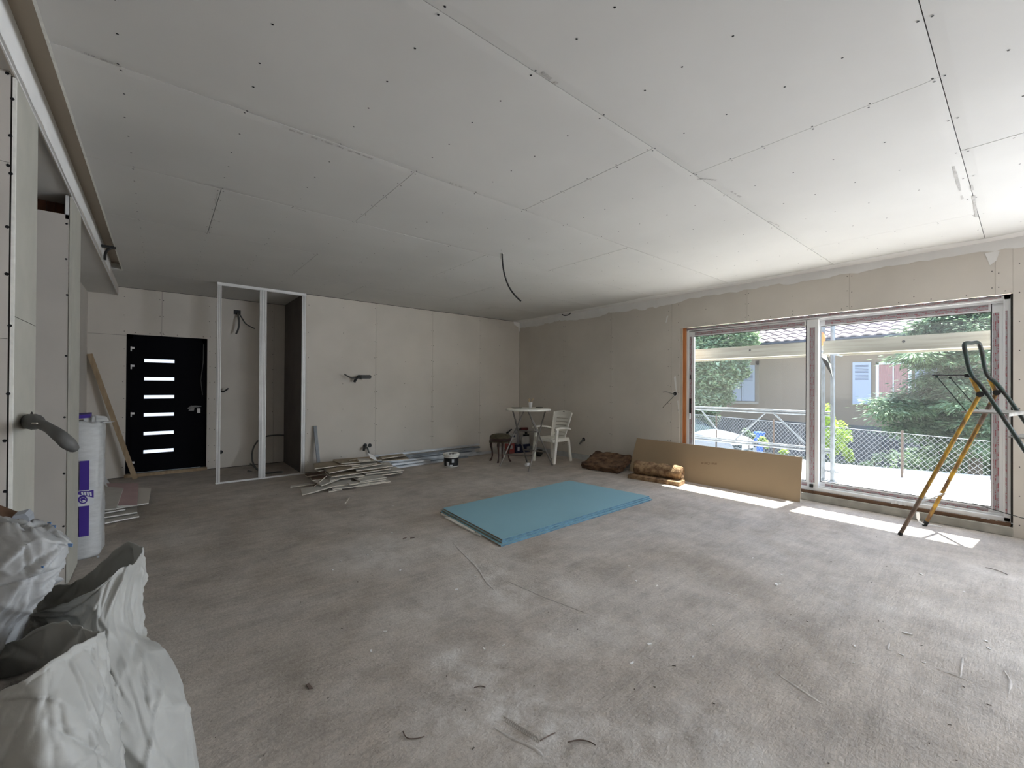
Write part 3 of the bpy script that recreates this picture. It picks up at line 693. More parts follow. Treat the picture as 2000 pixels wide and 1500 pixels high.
# ---- scaffold in front of the window
M['galv'] = mat('weathered_galvanised', (.20, .225, .25), .55, .3, var=.15, scale=12)
M['deck'] = mat('weathered_deck', (.46, .44, .37), .85, c2=(.34, .32, .26), scale=3, stretch=(4, .5, 8), bump=.2, bscale=30)
sca = thing('scaffold', (7.9, 2, 0), 'galvanised scaffold bay with two standards, guard rails and a wooden deck outside the window', 'scaffold')
XSC = 8.0
pa = onx(1607, 900, XSC); pb = onx(1626, 900, XSC)
for p, nm in ((pa, 0), (pb, 1)):
    mb = MB(); mb.tube([(XSC, p.y, .0), (XSC, p.y, 4.6)], .030, 12); o = mb.build('standard', M['galv'], sca, smooth=False)
    mb = MB(); mb.box((XSC - .07, p.y - .07, -.012), (XSC + .07, p.y + .07, .0)); mb.tube([(XSC, p.y, 0), (XSC, p.y, .20)], .018, 8); mb.tube([(XSC, p.y - .075, .14), (XSC, p.y + .075, .14)], .012, 6); mb.tube([(XSC, p.y, .12), (XSC, p.y, .16)], .04, 8); mb.build('base_jack', M['galv'], o)
def rail(z, ya, yb, r=.017): mb = MB(); mb.tube([(XSC, ya, z), (XSC, yb, z)], r, 8); return mb.build('guard_rail', M['galv'], sca)
for z in (1.045, 1.005, .475, .43): rail(z, pb.y, 5.6)
def brace(u0, v0, u1, v1): mb = MB(); mb.tube([onx(u0, v0, XSC), onx(u1, v1, XSC)], .013, 6); mb.build('diagonal_brace', M['galv'], sca)
brace(1495, 806, 1437, 858); brace(1510, 806, 1580, 873); brace(1369, 800, 1400, 839); brace(1626, 806, 1690, 860) if 0 else None
# decks
def deck(ya, yb, nm):
    dk = MB(); dk.box((6.87, ya, 1.925), (7.62, yb, 1.955)); o = dk.build('deck_board', M['deck'], sca)
    e = MB(); e.box((6.845, ya, 1.90), (6.87, yb, 2.055)); e.box((7.62, ya, 1.90), (7.645, yb, 2.055)); e.box((6.825, ya, 1.885), (6.88, yb, 1.90)); e.build('edge_rail', M['deck'], o)
    for y in (ya + .8, yb - .8, (ya + yb) / 2): s = MB(); s.disc((6.8445, y, 1.99), .016, (-1, 0, 0), 10); s.build('bolt', M['void'], o)
ym1 = onx(1608, 700, 6.85).y; deck(-3.5, ym1, 0); deck(ym1 + .12, 6.2, 1)
mb = MB(); mb.tube([(6.9, ym1 + .06, 1.93), (XSC, ym1 + .06, 1.93)], .022, 8); mb.build('transom', M['galv'], sca)
mb = MB(); c_ = V((XSC - .04, pa.y + .02, onx(1604, 663, XSC).z)); mb.lathe(c_, [(0, -.12), (.05, -.10), (.062, 0), (.045, .09), (0, .12)], 12); mb.build('orange_cap', mat('orange_plastic', (.85, .22, .05), .5), sca, smooth=True)
# ---- foliage
def leaf_mat(name, c, c2, tr=.35):
    m = bpy.data.materials.new(name); m.use_nodes = True; n = m.node_tree; b = n.nodes['Principled BSDF']; o = n.nodes['Material Output']
    b.inputs['Roughness'].default_value = .55
    g = n.nodes.new('ShaderNodeNewGeometry'); no = n.nodes.new('ShaderNodeTexNoise'); no.inputs['Scale'].default_value = 7; n.links.new(g.outputs['Position'], no.inputs[0])
    r = n.nodes.new('ShaderNodeValToRGB'); e = r.color_ramp.elements; e[0].position = .38; e[0].color = (*c2, 1); e[1].position = .62; e[1].color = (*c, 1); n.links.new(no.outputs[0], r.inputs[0]); n.links.new(r.outputs[0], b.inputs['Base Color'])
    t = n.nodes.new('ShaderNodeBsdfTranslucent'); n.links.new(r.outputs[0], t.inputs[0]); mx = n.nodes.new('ShaderNodeMixShader'); mx.inputs[0].default_value = tr
    n.links.new(b.outputs[0], mx.inputs[1]); n.links.new(t.outputs[0], mx.inputs[2]); n.links.new(mx.outputs[0], o.inputs[0]); return m
rg = leaf_mat('white_rag', (.85, .88, .88), (.8, .83, .83), .6)
mb = MB(); p = onx(1613, 694, 7.0); mb.prism([p + V((0, .07, 0)), p + V((0, -.01, 0)), p + V((0, -.075, -.30)), p + V((0, -.06, -.12))], (.004, 0, 0)); mb.prism([p + V((0, .12, 0)), p + V((0, .10, -.0)), p + V((0, .13, -.17))], (.004, 0, 0)); tag(mb.build('hanging_rag', rg), 'white rag strip hanging from the scaffold deck', 'rag')

M['leaf1'] = leaf_mat('pale_broad_leaf', (.46, .56, .36), (.15, .24, .11))
M['leaf2'] = leaf_mat('feathery_green_leaf', (.24, .35, .20), (.07, .13, .07))
M['leaf3'] = leaf_mat('yellow_green_leaf', (.40, .54, .08), (.26, .40, .05))
M['leaf4'] = leaf_mat('dark_hedge_leaf', (.16, .26, .11), (.08, .14, .06))
M['bark'] = mat('bark', (.14, .11, .085), .95)
def leaves(mb, c, rad, n, size, rnd, flat=.5, droop=None, shell=.55):
    c = V(c)
    for i in range(n):
        d = V((rnd.gauss(0, 1), rnd.gauss(0, 1), rnd.gauss(0, 1))).normalized() * (shell + (1 - shell) * rnd.random())
        p = c + V((d.x * rad[0], d.y * rad[1], d.z * rad[2]))
        a = V((rnd.gauss(0, 1), rnd.gauss(0, 1), rnd.gauss(0, flat))).normalized(); b = a.cross(V((rnd.gauss(0, .5), rnd.gauss(0, .5), 1)).normalized())
        if droop: a = (a + V(droop)).normalized()
        s = size * rnd.uniform(.6, 1.3)
        mb.add([p - a * s, p - b * s * .45 , p + a * s, p + b * s * .45], ((0, 1, 2, 3),))
def boughs(mb, wood, root, ends, rnd, n, size, dens=1.0):
    """feathery sprays of small leaves along drooping branches"""
    for e in ends:
        root_ = V(root); e = V(e); mid = root_.lerp(e, .55) + V((0, 0, .14)); pts = [root_ * (1 - t) ** 2 + mid * 2 * t * (1 - t) + e * t * t for t in [k / 8 for k in range(9)]]
        wood.tube(pts, [.016 * (1 - k / 9.5) + .003 for k in range(9)], 5)
        for i in range(n):
            t = rnd.uniform(.2, 1.04); k = min(7, int(t * 8)); p = pts[k].lerp(pts[k + 1], min(1, t * 8 - k))
            q = p + V((rnd.gauss(0, .16), rnd.gauss(0, .17), rnd.gauss(-.04, .07)))
            a = (q - p + V((rnd.gauss(0, .05), rnd.gauss(0, .08), -.05))).normalized(); b = a.cross(V((rnd.gauss(0, .25), rnd.gauss(0, .25), 1)).normalized()); s = size * rnd.uniform(.6, 1.2)
            mb.add([q - a * s, q - b * s * .35, q + a * s, q + b * s * .35], ((0, 1, 2, 3),))
rf = random.Random(21)
def tree(name, label, base, trunk_pts, mk, leafm, cat='tree', grp=None, woodr=.07):
    t = thing(name, base, label, cat, grp); wd_ = MB(); lf = MB()
    wd_.tube(trunk_pts, [woodr * (1 - .6 * k / (len(trunk_pts) - 1)) for k in range(len(trunk_pts))], 8)
    mk(lf, wd_); lf.build('foliage', leafm, t, kind='stuff', normals=False); wd_.build('trunk', M['bark'], t, normals=False); return t
def mk1(lf, wd_):
    cl = []; K = 14.8 / 12.8
    for u, v, X, r_ in ((1375, 690, 12.8, .8), (1400, 735, 12.8, .75), (1370, 780, 12.6, .7), (1425, 655, 13.2, .7), (1380, 640, 13, .8), (1418, 700, 13, .55), (1440, 725, 13, .38), (1405, 775, 12.8, .45), (1345, 735, 12.8, .9), (1345, 650, 13, .9), (1455, 662, 13.2, .45), (1340, 800, 12.8, .7), (1375, 815, 12.9, .45), (1345, 600, 13, .9), (1400, 600, 13.2, .8), (1445, 705, 13.2, .3)):
        r_ *= K; p = onx(u, v, X * K); cl.append(p); leaves(lf, p, (r_, r_, r_ * .8), int(2700 * r_), .085, rf, shell=.35)
        wd_.tube([(14.9, 8.0, .6), (14.9, (8.0 + p.y) / 2, (1.0 + p.z) / 2), tuple(p)], [.03, .02, .008], 5)
tree('broadleaf_tree', 'pale green broad-leaved tree at the left of the window view, beside the white car', (14.9, 8.0, GZ), [(14.9, 8.0, GZ), (14.9, 8.05, .3), (14.95, 8.0, 1.4), (15.0, 8.05, 2.6)], mk1, M['leaf1'])
def mk2(lf, wd_):
    X0 = 12.2; rt = onx(1905, 700, X0)
    E = []
    for u, v in ((1712, 785), (1722, 800), (1740, 785), (1795, 712), (1762, 699), (1778, 668), (1800, 650), (1860, 640), (1725, 812), (1745, 835), (1765, 778), (1780, 800), (1800, 770), (1830, 740), (1770, 845), (1800, 850), (1840, 820), (1870, 790), (1850, 700), (1880, 760), (1895, 830), (1910, 870), (1850, 870), (1820, 890), (1900, 640), (1930, 690), (1960, 760), (1950, 830), (1790, 640), (1830, 620), (1880, 610), (1795, 825), (1755, 800), (1790, 745), (1785, 692)):
        E.append(onx(u, v, X0 - rf.uniform(.3, 1.3)))
    for e in E:
        rr = V((rt.x, rt.y, min(rt.z + .8, max(-.2, e.z + .18)))); boughs(lf, wd_, rr, [e], rf, 1500, .06)
    for u, v, r_ in ((1905, 640, .7), (1925, 700, .7), (1930, 790, .8), (1920, 860, .7)): p = onx(u, v, X0); leaves(lf, p, (.6, r_, r_ * .6), 1500, .05, rf)
rt2 = onx(1905, 700, 12.2)
tree('feathery_tree', 'large feathery green tree with drooping boughs at the right of the window view', (rt2.x, rt2.y, GZ), [(rt2.x, rt2.y, GZ), (rt2.x, rt2.y, .4), (rt2.x + .05, rt2.y + .1, 2.0), (rt2.x, rt2.y, 4.0)], mk2, M['leaf2'], woodr=.11)
def mk3(lf, wd_):
    for u, v, r_ in ((1608, 800, .16), (1616, 820, .17), (1612, 850, .17), (1636, 838, .20), (1650, 852, .16), (1640, 868, .17), (1625, 880, .15), (1655, 885, .10), (1660, 896, .07), (1612, 870, .15)): leaves(lf, onx(u, v, 10.4), (r_, r_, r_), 260, .035, rf, shell=.3)
q = onx(1628, 900, 10.4)
tree('yellow_green_shrub', 'bright yellow-green leafy shrub behind the scaffold standards', (q.x, q.y, GZ), [(q.x, q.y, GZ), (q.x, q.y, -.2), (q.x, q.y + .05, .5)], mk3, M['leaf3'], 'shrub', woodr=.02)
def hedge(name, label, pts, X, n, r_, lm, size=.05):
    def mk(lf, wd_):
        for u, v in pts: leaves(lf, onx(u, v, X), (r_, r_, r_ * .8), n, size, rf, shell=.2)
    c = onx(pts[0][0], pts[0][1], X); return tree(name, label, (X, c.y, GZ), [(X, c.y, GZ), (X, c.y, c.z)], mk, lm, 'shrub', woodr=.02)
hedge('dark_hedge', 'dark green hedge behind the chain-link fence at far right', [(1860, 905), (1900, 900), (1930, 900), (1820, 905), (1960, 880), (1790, 912), (1880, 870), (1920, 850)], 14.4, 1100, .62, M['leaf4'])
hedge('pale_leafed_shrub', 'small pale-leaved shrub low at the terrace edge below the open window', [(1708, 900), (1720, 893), (1737, 895), (1745, 888), (1695, 905)], 10.6, 60, .12, M['leaf1'], .04)
hedge('low_green_plant', 'low green plant beside the blue bin behind the fence', [(1463, 848), (1458, 842), (1470, 852)], 11.6, 90, .10, M['leaf2'])
hedge('lime_potted_plant', 'lime green plant in front of the blue bin', [(1492, 862), (1496, 870), (1488, 858), (1530, 882)], 12.6, 110, .10, M['leaf3'])
mb = MB(); c_ = onx(1483, 842, 14.2); hb = c_.z - GZ; mb.lathe((c_.x, c_.y, GZ), [(.0, 0), (.13, .0), (.15, hb - .08), (.165, hb - .07), (.165, hb - .03), (0, hb)], 16); tag(mb.build('blue_barrel', mat('blue_plastic', (.04, .16, .55), .5), smooth=False), 'blue plastic barrel behind the chain-link fence', 'barrel')

# ---- white car nosing in from the left (nose towards -y)
car = thing('car', (12.9, 6.4, GZ), 'white car parked nose-right behind the guard rail, seen in the left pane', 'car')
M['car'] = mat('white_car_paint', (.42, .44, .48), .25, spec=.6); M['carglass'] = mat('dark_car_glass', (.04, .06, .07), .08, spec=.9); M['tyre'] = mat('tyre_rubber', (.02, .02, .02), .9)
nose = onx(1457, 860, 12.6).y; cxx = 12.75   # nearest side at x about 12.2
def loft(rows_, m, name, parent):
    """rows of cross-sections along y: (y, z_list over x)"""
    pass
st = [(0.0, .40, .62, .60), (.08, .35, .78, .74), (.30, .30, .88, .82), (.75, .28, .97, .86), (1.15, .28, 1.03, .88), (1.9, .28, 1.08, .89), (4.2, .3, 1.05, .88), (4.3, .35, .9, .8)]
mb = MB(); vs_ = []; n_ = 11
for dy, zl, zh, hw in st:
    for k in range(n_):
        t = -1 + 2 * k / (n_ - 1); x = hw * math.copysign(min(1, abs(t) * 1.18), t) ; e = abs(t)
        z = zh - .05 * e ** 2 - (.0 if e < .82 else .16 * ((e - .82) / .18)); vs_.append((cxx + x, nose + dy, GZ + z))
    vs_.append((cxx + hw, nose + dy, GZ + zl)); vs_.append((cxx - hw, nose + dy, GZ + zl))
N_ = n_ + 2
fs = [(i * N_ + k, i * N_ + (k + 1) % N_, (i + 1) * N_ + (k + 1) % N_, (i + 1) * N_ + k) for i in range(len(st) - 1) for k in range(N_)] + [tuple(range(N_)), tuple(range((len(st) - 1) * N_, len(st) * N_))]
mb.add(vs_, fs); mb.build('body', M['car'], car, smooth=False)
mb = MB(); g0, g1 = nose + 1.2, nose + 2.05
mb.add([(cxx - .72, g0, GZ + 1.02), (cxx + .72, g0, GZ + 1.02), (cxx + .58, g1, GZ + 1.42), (cxx - .58, g1, GZ + 1.42)], ((0, 1, 2, 3),)); mb.add([(cxx - .84, g0 + .15, GZ + 1.0), (cxx - .60, g1, GZ + 1.40), (cxx - .60, g1 + 1.4, GZ + 1.42), (cxx - .84, g1 + 1.7, GZ + 1.02)], ((0, 1, 2, 3),)); mb.build('windscreen', M['carglass'], car, normals=False)
mb = MB(); mb.add([(cxx - .60, g1, GZ + 1.41), (cxx + .60, g1, GZ + 1.41), (cxx + .58, g1 + 1.4, GZ + 1.45), (cxx - .58, g1 + 1.4, GZ + 1.45)], ((0, 1, 2, 3),)); mb.tube([(cxx - .80, g0, GZ + 1.0), (cxx - .60, g1, GZ + 1.42)], .03, 6); mb.build('roof', M['car'], car)
for xx in (cxx - .86, cxx + .70):
    mb = MB(); mb.tube([(xx, nose + .85, GZ + .31), (xx + .16, nose + .85, GZ + .31)], .31, 18); mb.build('wheel', M['tyre'], car)
mb = MB(); mb.box((cxx - .72, nose + .0, GZ + .62), (cxx - .42, nose + .14, GZ + .76)); mb.box((cxx + .42, nose + .0, GZ + .62), (cxx + .72, nose + .14, GZ + .76)); mb.box((cxx - .3, nose - .01, GZ + .48), (cxx + .3, nose + .03, GZ + .60)); mb.build('headlight', M['carglass'], car)
# ================================================================= THINGS
# ---- closet frame of steel studs
cf = thing('stud_frame', (1.22, YM - .02, 0), 'open frame of shiny steel studs standing before the closet recess', 'stud frame')
xa, xm, xb = .655, 1.205, 1.80
def stud(name, p, q, w_=.048, d_=.04, parent=cf, m=None, opening=V((0, 1, 0))):
    """thin C profile between p and q"""
    mb = MB(); p = V(p); q = V(q); d = (q - p).normalized(); b = opening; a = d.cross(b).normalized(); t = .0025; M2 = m or M['steel_stud']
    mb.beam(p, q, w_, t, b) ; mb.beam(p + a * (w_ / 2) + b * d_ / 2, q + a * (w_ / 2) + b * d_ / 2, t, d_, b); mb.beam(p - a * (w_ / 2) + b * d_ / 2, q - a * (w_ / 2) + b * d_ / 2, t, d_, b)
    for s_ in (-.27, 0, .27): mb.beam(p + a * (w_ * s_) - b * .0015, q + a * (w_ * s_) - b * .0015, w_ * .10, .002, b, mi=1)
    return mb.build(name, [m or M['steel_stud'], M['stud_groove']], parent)
fy = YM - .035
stud('stud', (xa, fy, .0), (xa, fy, H - .03), .045); stud('stud', (xm - .022, fy, .0), (xm - .022, fy, H - .03), .04); stud('stud', (xm + .024, fy, .0), (xm + .024, fy, H - .03), .045); stud('stud', (xb - .02, fy, .0), (xb - .02, fy, H - .03), .05)
stud('top_track', (xa - .03, fy - .004, H - .005), (xb + .005, fy - .004, H - .005), .05, .035, opening=V((0, 0, -1))); stud('bottom_track', (xa - .03, fy - .004, .004), (xb + .005, fy - .004, .004), .05, .014, opening=V((0, 0, 1)))
mb = MB(); mb.beam((xb + .008, YM - .014, 0), (xb + .008, YM - .014, H), .012, .012); mb.build('edge_seal', M['void'], cf)

# ---- cables and wall boxes
def cable(name, label, pts, r, m=None, cat='cable', parent=None, hole=None, n=8, smooth_n=6):
    P = [V(p) for p in pts]; out = []
    for i in range(len(P) - 1):       # Catmull-Rom
        a = P[max(i - 1, 0)]; b = P[i]; c = P[i + 1]; d = P[min(i + 2, len(P) - 1)]
        for k in range(smooth_n):
            t = k / smooth_n; out.append(.5 * ((2 * b) + (c - a) * t + (2 * a - 5 * b + 4 * c - d) * t * t + (3 * b - a - 3 * c + d) * t ** 3))
    out.append(P[-1]); mb = MB(); rr = r
    if isinstance(r, (list, tuple)): rr = [r[min(int(i / smooth_n), len(r) - 1)] + (r[min(int(i / smooth_n) + 1, len(r) - 1)] - r[min(int(i / smooth_n), len(r) - 1)]) * ((i % smooth_n) / smooth_n) for i in range(len(out))]
    mb.tube(out, rr, n); o = mb.build(name, m or M['cable'], parent, smooth=True)
    if not parent: tag(o, label, cat)
    return o
def on_wall_y(u, v, Y, off=0): return ony(u, v, Y - off)
# ceiling cable
p0 = onz(980, 495, H); D0 = (p0 - CO).dot(_f)
hk = thing('hanging_cable', tuple(p0), 'dark cable hanging in a curve from the middle of the ceiling', 'cable')
cable('cable', None, [ond(u, v, D0) for u, v in ((980.5, 494), (981.5, 512), (985, 535), (993, 558), (1004, 575), (1017.5, 588.5))], .0085, M['black'], parent=hk)
cable('cable', None, [ond(u, v, D0) for u, v in ((978, 494), (977.5, 503), (976.5, 509))], .003, M['copper'], parent=hk)
mb = MB(); mb.lathe((p0.x, p0.y, H - .004), [(.0, 0), (.022, 0), (.024, .003), (.024, .0035)], 14); mb.build('hole_rim', M['board_edge'], hk)
# small loop in the ceiling corner
p1_ = onx(1106, 614, W - .06); cable('cable', 'short black cable loop poking out at the ceiling corner', [ (p1_.x, p1_.y + .12, H + .0), (p1_.x - .01, p1_.y + .05, H - .035), (p1_.x - .01, p1_.y - .06, H - .04), (p1_.x, p1_.y - .13, H - .005)], .009, M['black'])
# slot outlet with bent conduit
sb = onx(205, 480, XS + .03); so_ = thing('bent_conduit', tuple(sb), 'black box bracket with bent conduit hanging out of the ceiling slot', 'conduit')
mb = MB(); mb.box((XS - .001, sb.y - .02, 2.885), (XC + .01, sb.y + .03, 2.905)); mb.build('bracket', M['black'], so_)
cable('conduit', None, [(XC - .01, sb.y, 2.892), (XC - .05, sb.y - .02, 2.86), (XC - .07, sb.y - .04, 2.80), (XC - .07, sb.y - .05, 2.74)], .012, M['black'], parent=so_)
# closet back wall outlet
cb = thing('wall_outlet', tuple(ony(463, 610, YD)), 'square black box with two dangling cables high inside the closet recess', 'outlet')
a = ony(456.5, 605, YD - .006); b_ = ony(470, 615, YD - .006); mb = MB(); mb.box((a.x, YD - .006, b_.z), (b_.x, YD - .001, a.z)); mb.build('outlet_box', M['black'], cb)
cable('cable', None, [ony(464, 611, YD - .004), ony(466.5, 622, YD - .10), ony(466, 640, YD - .13), ony(461, 652.5, YD - .12)], .014, M['cable'], parent=cb)
cable('cable', None, [ony(466, 611, YD - .004), ony(473, 622, YD - .12), ony(481, 633, YD - .15), ony(497.5, 642, YD - .2)], .010, M['cable'], parent=cb)
for i, (u, v, lab) in enumerate(((437, 762, 'black wall outlet with cable ends at mid height behind the left stud'), (434, 883, 'round black wall outlet low behind the left stud'))):
    t = thing('wall_outlet', tuple(ony(u - 10, v, YD)), lab, 'outlet'); q = ony(428 if i == 0 else 431, v, YD - .004)
    mb = MB(); mb.disc((q.x, YD - .004, q.z), .033, (0, -1, 0), 16); mb.build('outlet_hole', M['black'], t)
    if i == 0:
        cable('cable', None, [q, ony(434, 765, YD - .06), ony(440, 763, YD - .1), ony(446, 758.5, YD - .12)], .012, M['black'], parent=t)
# loops of conduit on the closet floor
cable('conduit', 'dark conduit looping up from the closet floor and along its wall', [(1.12, 8.1, .02), ony(503, 922, 8.2), ony(493, 900, 8.35), ony(495, 875, 8.5), ony(510, 856, 8.65), ony(535, 850, 8.7), ony(560, 850, 8.72)], .013, M['cable'], 'conduit')
cable('conduit', 'dark conduit lying on the floor across the closet track', [ony(489, 906, 8.4), ony(500, 914, 8.1), (1.28, 7.75, .02), (1.45, 7.55, .05), (1.50, 7.46, .06)], .013, M['cable'], 'conduit')
# long double box on the back wall
t = thing('wall_outlet', tuple(ony(712, 736, YM)), 'long black socket opening with protruding cables at mid height of the back wall', 'outlet')
a = ony(701, 736, YM - .003); b_ = ony(725, 736, YM - .003); mb = MB()
pts = []
for k in range(18):
    an = PI / 2 + PI * k / 17; pts.append((a.x + .034 * math.cos(an) , YM - .004, a.z + .034 * math.sin(an)))
for k in range(18):
    an = -PI / 2 + PI * k / 17; pts.append((b_.x + .034 * math.cos(an) - .03, YM - .004, b_.z + .034 * math.sin(an)))
mb.prism(pts, (0, .003, 0)); mb.build('outlet_hole', M['black'], t)
cable('cable', None, [ony(706, 735, YM - .01), ony(695, 738.5, YM - .10), ony(684, 737, YM - .14), ony(673, 731, YM - .16)], .012, M['cable'], parent=t)
cable('conduit', None, [ony(704, 735, YM - .01), ony(697, 738, YM - .08), ony(692, 746, YM - .1)], .022, M['black'], parent=t)
cable('cable', None, [ony(707, 738, YM - .01), ony(706, 741, YM - .05)], .008, M['copper'], parent=t)
t = thing('wall_outlet', tuple(ony(718, 872, YM)), 'double round black socket openings with two conduits low on the back wall', 'outlet')
mb = MB()
for u in (713, 722): q = ony(u, 870, YM); mb.disc((q.x, YM - .003, q.z), .036, (0, -1, 0), 18)
mb.build('outlet_hole', M['black'], t)
cable('conduit', None, [ony(713, 871, YM - .01), ony(712, 874, YM - .06), ony(710.5, 880, YM - .08)], .021, M['black'], parent=t)
cable('cable', None, [ony(717, 873, YM - .01), ony(719, 879, YM - .05), ony(721.5, 887, YM - .06)], .012, M['cable'], parent=t)
# wall by the window
t = thing('wall_outlet', tuple(onx(1318, 769, W)), 'round opening with two thin wires beside the window frame', 'outlet')
mb = MB(); q = onx(1318.5, 769, W); mb.lathe(q, [(.030, 0), (.040, .002), (.044, .0035)], 16, M=Matrix.Rotation(-PI / 2, 4, 'Y')); mb.build('hole_rim', M['compound'], t)
mb = MB(); mb.disc((W - .0015, q.y, q.z), .031, (-1, 0, 0), 16); mb.build('outlet_hole', M['black'], t)
cable('wire', None, [q, onx(1310, 768, W - .08), onx(1302, 765.5, W - .16), onx(1294.5, 766, W - .2)], .0045, M['cable'], parent=t)
cable('wire', None, [q, onx(1314, 776, W - .06), onx(1305, 785, W - .12), onx(1294.5, 796, W - .14)], .0045, M['cable'], parent=t)
t = thing('wall_outlet', tuple(onx(1140, 859, W)), 'round black opening with a short grey conduit low on the right wall behind the chair', 'outlet')
mb = MB(); q = onx(1140, 858.5, W); mb.disc((W - .0015, q.y, q.z), .04, (-1, 0, 0), 16); mb.build('outlet_hole', M['black'], t)
cable('conduit', None, [q, onx(1136, 862, W - .06), onx(1132, 867, W - .12)], .016, M['conduit'], parent=t)
# big flattened hose end from the near partition
q = onx(62, 823, XS); t = thing('ribbed_hose', tuple(q), 'thick dark grey hose end sticking out of the near partition strip', 'hose')
mb = MB(); mb.disc((XS + .001, q.y - .01, q.z + .003), .047, (1, 0, 0), 18); mb.build('outlet_hole', M['void'], t)
cable('hose', None, [onx(56, 823, XS), onx(66, 824, XS + .05), onx(78, 828, XS + .08), onx(95, 836, XS + .12), onx(115, 850, XS + .17), onx(133, 866, XS + .20), onx(145, 876.5, XS + .215)], [.036, .036, .022, .020, .024, .026, .017], M['conduit'], parent=t, n=14)
cable('wire', None, [onx(58, 826, XS + .03), onx(66, 827, XS + .07), onx(72, 827, XS + .09)], .004, M['copper'], parent=t)

# ---- insulation package standing behind the second partition
t = thing('insulation_pack', (-.58, 5.10, 0), 'tall white plastic-wrapped insulation pack with a purple stripe standing behind the partition', 'package')
M['wrap'] = mat('white_plastic_wrap', (.50, .51, .51), .45, var=.06, scale=14, bump=.5, bscale=22, dist=.006, stretch=(1, 1, 3))
M['purple'] = mat('purple_print', (.06, .03, .26), .45)
def lumpy_box(x0, x1, y0, y1, z0, z1, amp, sd, nx=14, nz=34, r_=.06):
    mb = MB(); n_ = 48; vs_ = []; cx, cy = (x0 + x1) / 2, (y0 + y1) / 2; hx, hy = (x1 - x0) / 2, (y1 - y0) / 2; R = nz
    prof_ = [(z0, .93), (z0 + .02, .99)] + [(z0 + .02 + (z1 - z0 - .05) * k / R, 1) for k in range(1, R)] + [(z1 - .02, .97), (z1 - .005, .86), (z1, .45), (z1 - .01, .02)]
    for z, s_ in prof_:
        for k in range(n_):
            a = 2 * PI * k / n_; c, d = math.cos(a), math.sin(a); e = .42
            px = math.copysign(abs(c) ** e, c) * hx; py = math.copysign(abs(d) ** e, d) * hy
            q = noise.noise(V((c * 3 + sd, d * 3, z * 5))) * amp + noise.noise(V((c * 2 + sd, d * 2, z * 24))) * amp * .35
            s2 = s_ * (1 + q / max(hx, hy)); vs_.append((cx + px * s2, cy + py * s2, z + (noise.noise(V((px * 9, py * 9, sd))) * .03 if z > z1 - .03 else 0)))
    fs = [(i * n_ + k, i * n_ + (k + 1) % n_, (i + 1) * n_ + (k + 1) % n_, (i + 1) * n_ + k) for i in range(len(prof_) - 1) for k in range(n_)] + [tuple(range(n_ - 1, -1, -1))]
    mb.add(vs_, fs); return mb
IY = 4.88; pr = ony(209, 1090, IY).x; ptop = ony(200, 823, IY).z
IX0, IX1 = pr - .50, pr - .035
lumpy_box(IX0, IX1, IY, IY + .36, 0, ptop, .010, 3.3).build('wrapped_body', M['wrap'], t, smooth=True)
def onpack(name, u0, v0, u1, v1, m, off=.012, d=.003):
    a = ony(u0, v0, IY - off); b_ = ony(u1, v1, IY - off); mb = MB(); mb.box((a.x, IY - off, b_.z), (b_.x, IY - off + d, a.z)); return mb.build(name, m, t)
onpack('purple_stripe', 155.5, 901, 174, 961, M['purple']); onpack('purple_stripe', 154.5, 985, 173.5, 1046, M['purple'])
lw = mat('label_white', (.66, .67, .69), .5)
lg = onpack('printed_emblem', 152, 959, 183, 986, lw, .013)
def epoly(pts, m, off=.0145): 
    mb = MB(); P = [ony(u, v, IY - off) for u, v in pts]; mb.prism(P, (0, .001, 0)); return mb.build('emblem_print', m, lg)
epoly([(152, 962), (156, 959), (173, 959), (183, 956.5), (183, 972), (152, 966)], M['purple'], .0147)
for k in range(4): epoly([(158 + k * 5.5, 961), (162 + k * 5.5, 961), (163 + k * 5.5, 967 + k * .6), (159.5 + k * 5.5, 966.5 + k * .6)], lw, .0158)
def ring(u, v, a, b, m, off): epoly([(u + a * math.cos(2 * PI * k / 24), v + b * math.sin(2 * PI * k / 24)) for k in range(24)], m, off)
ring(161.5, 976, 9.5, 8.2, M['purple'], .0152); ring(162, 976.5, 6.3, 5.2, lw, .0158); ring(162, 976, 5.2, 4.2, M['purple'], .0164); ring(163.5, 978, 2.6, 1.8, lw, .017)
gp = mat('grey_print', (.40, .41, .43), .5)
onpack('grey_print', 154, 1097, 178, 1106, gp); onpack('grey_print', 181, 1092, 186, 1099, gp); onpack('grey_print', 189, 1086, 194, 1093, gp)
mb = MB(); p = ony(183, 818, IY + .1); 
mb.prism([p + V((-.20, 0, -.005)), p + V((-.19, .0, .03)), p + V((-.02, 0, .04)), p + V((-.02, 0, .01))], (0, .10, .01)); mb.build('purple_flap', M['purple'], t)
mb = MB(); r5 = random.Random(9)
for k in range(9):
    a = p + V((r5.uniform(-.07, .03), r5.uniform(-.04, .08), r5.uniform(-.03, -.01))); mb.prism([a, a + V((.07, .01, .0)), a + V((.055, .03, .03)), a + V((.0, .02, .04))], (.004, .004, .003))
a = p + V((.05, -.05, -.03)); mb.prism([a, a + V((.04, 0, -.008)), a + V((.085, 0, .004)), a + V((.03, 0, .008))], (0, .003, 0))
mb.build('torn_flaps', M['wrap'], t)

# ---- timber plank leaning in the entrance corner
mb = MB(); mb.beam(V((-.27, 8.50, .01)), V((-.785, 8.66, 1.86)), .06, .03, (0, -1, .2)); tag(mb.build('plank', M['wood']), 'pale timber plank leaning in the corner left of the black door', 'plank')
mb = MB(); mb.beam(V((-.50, 7.9, .01)), V((-.79, 8.1, .55)), .05, .012, (0, -1, .1)); tag(mb.build('metal_strip', M['steel']), 'short grey strip leaning on the entrance side wall', 'strip')

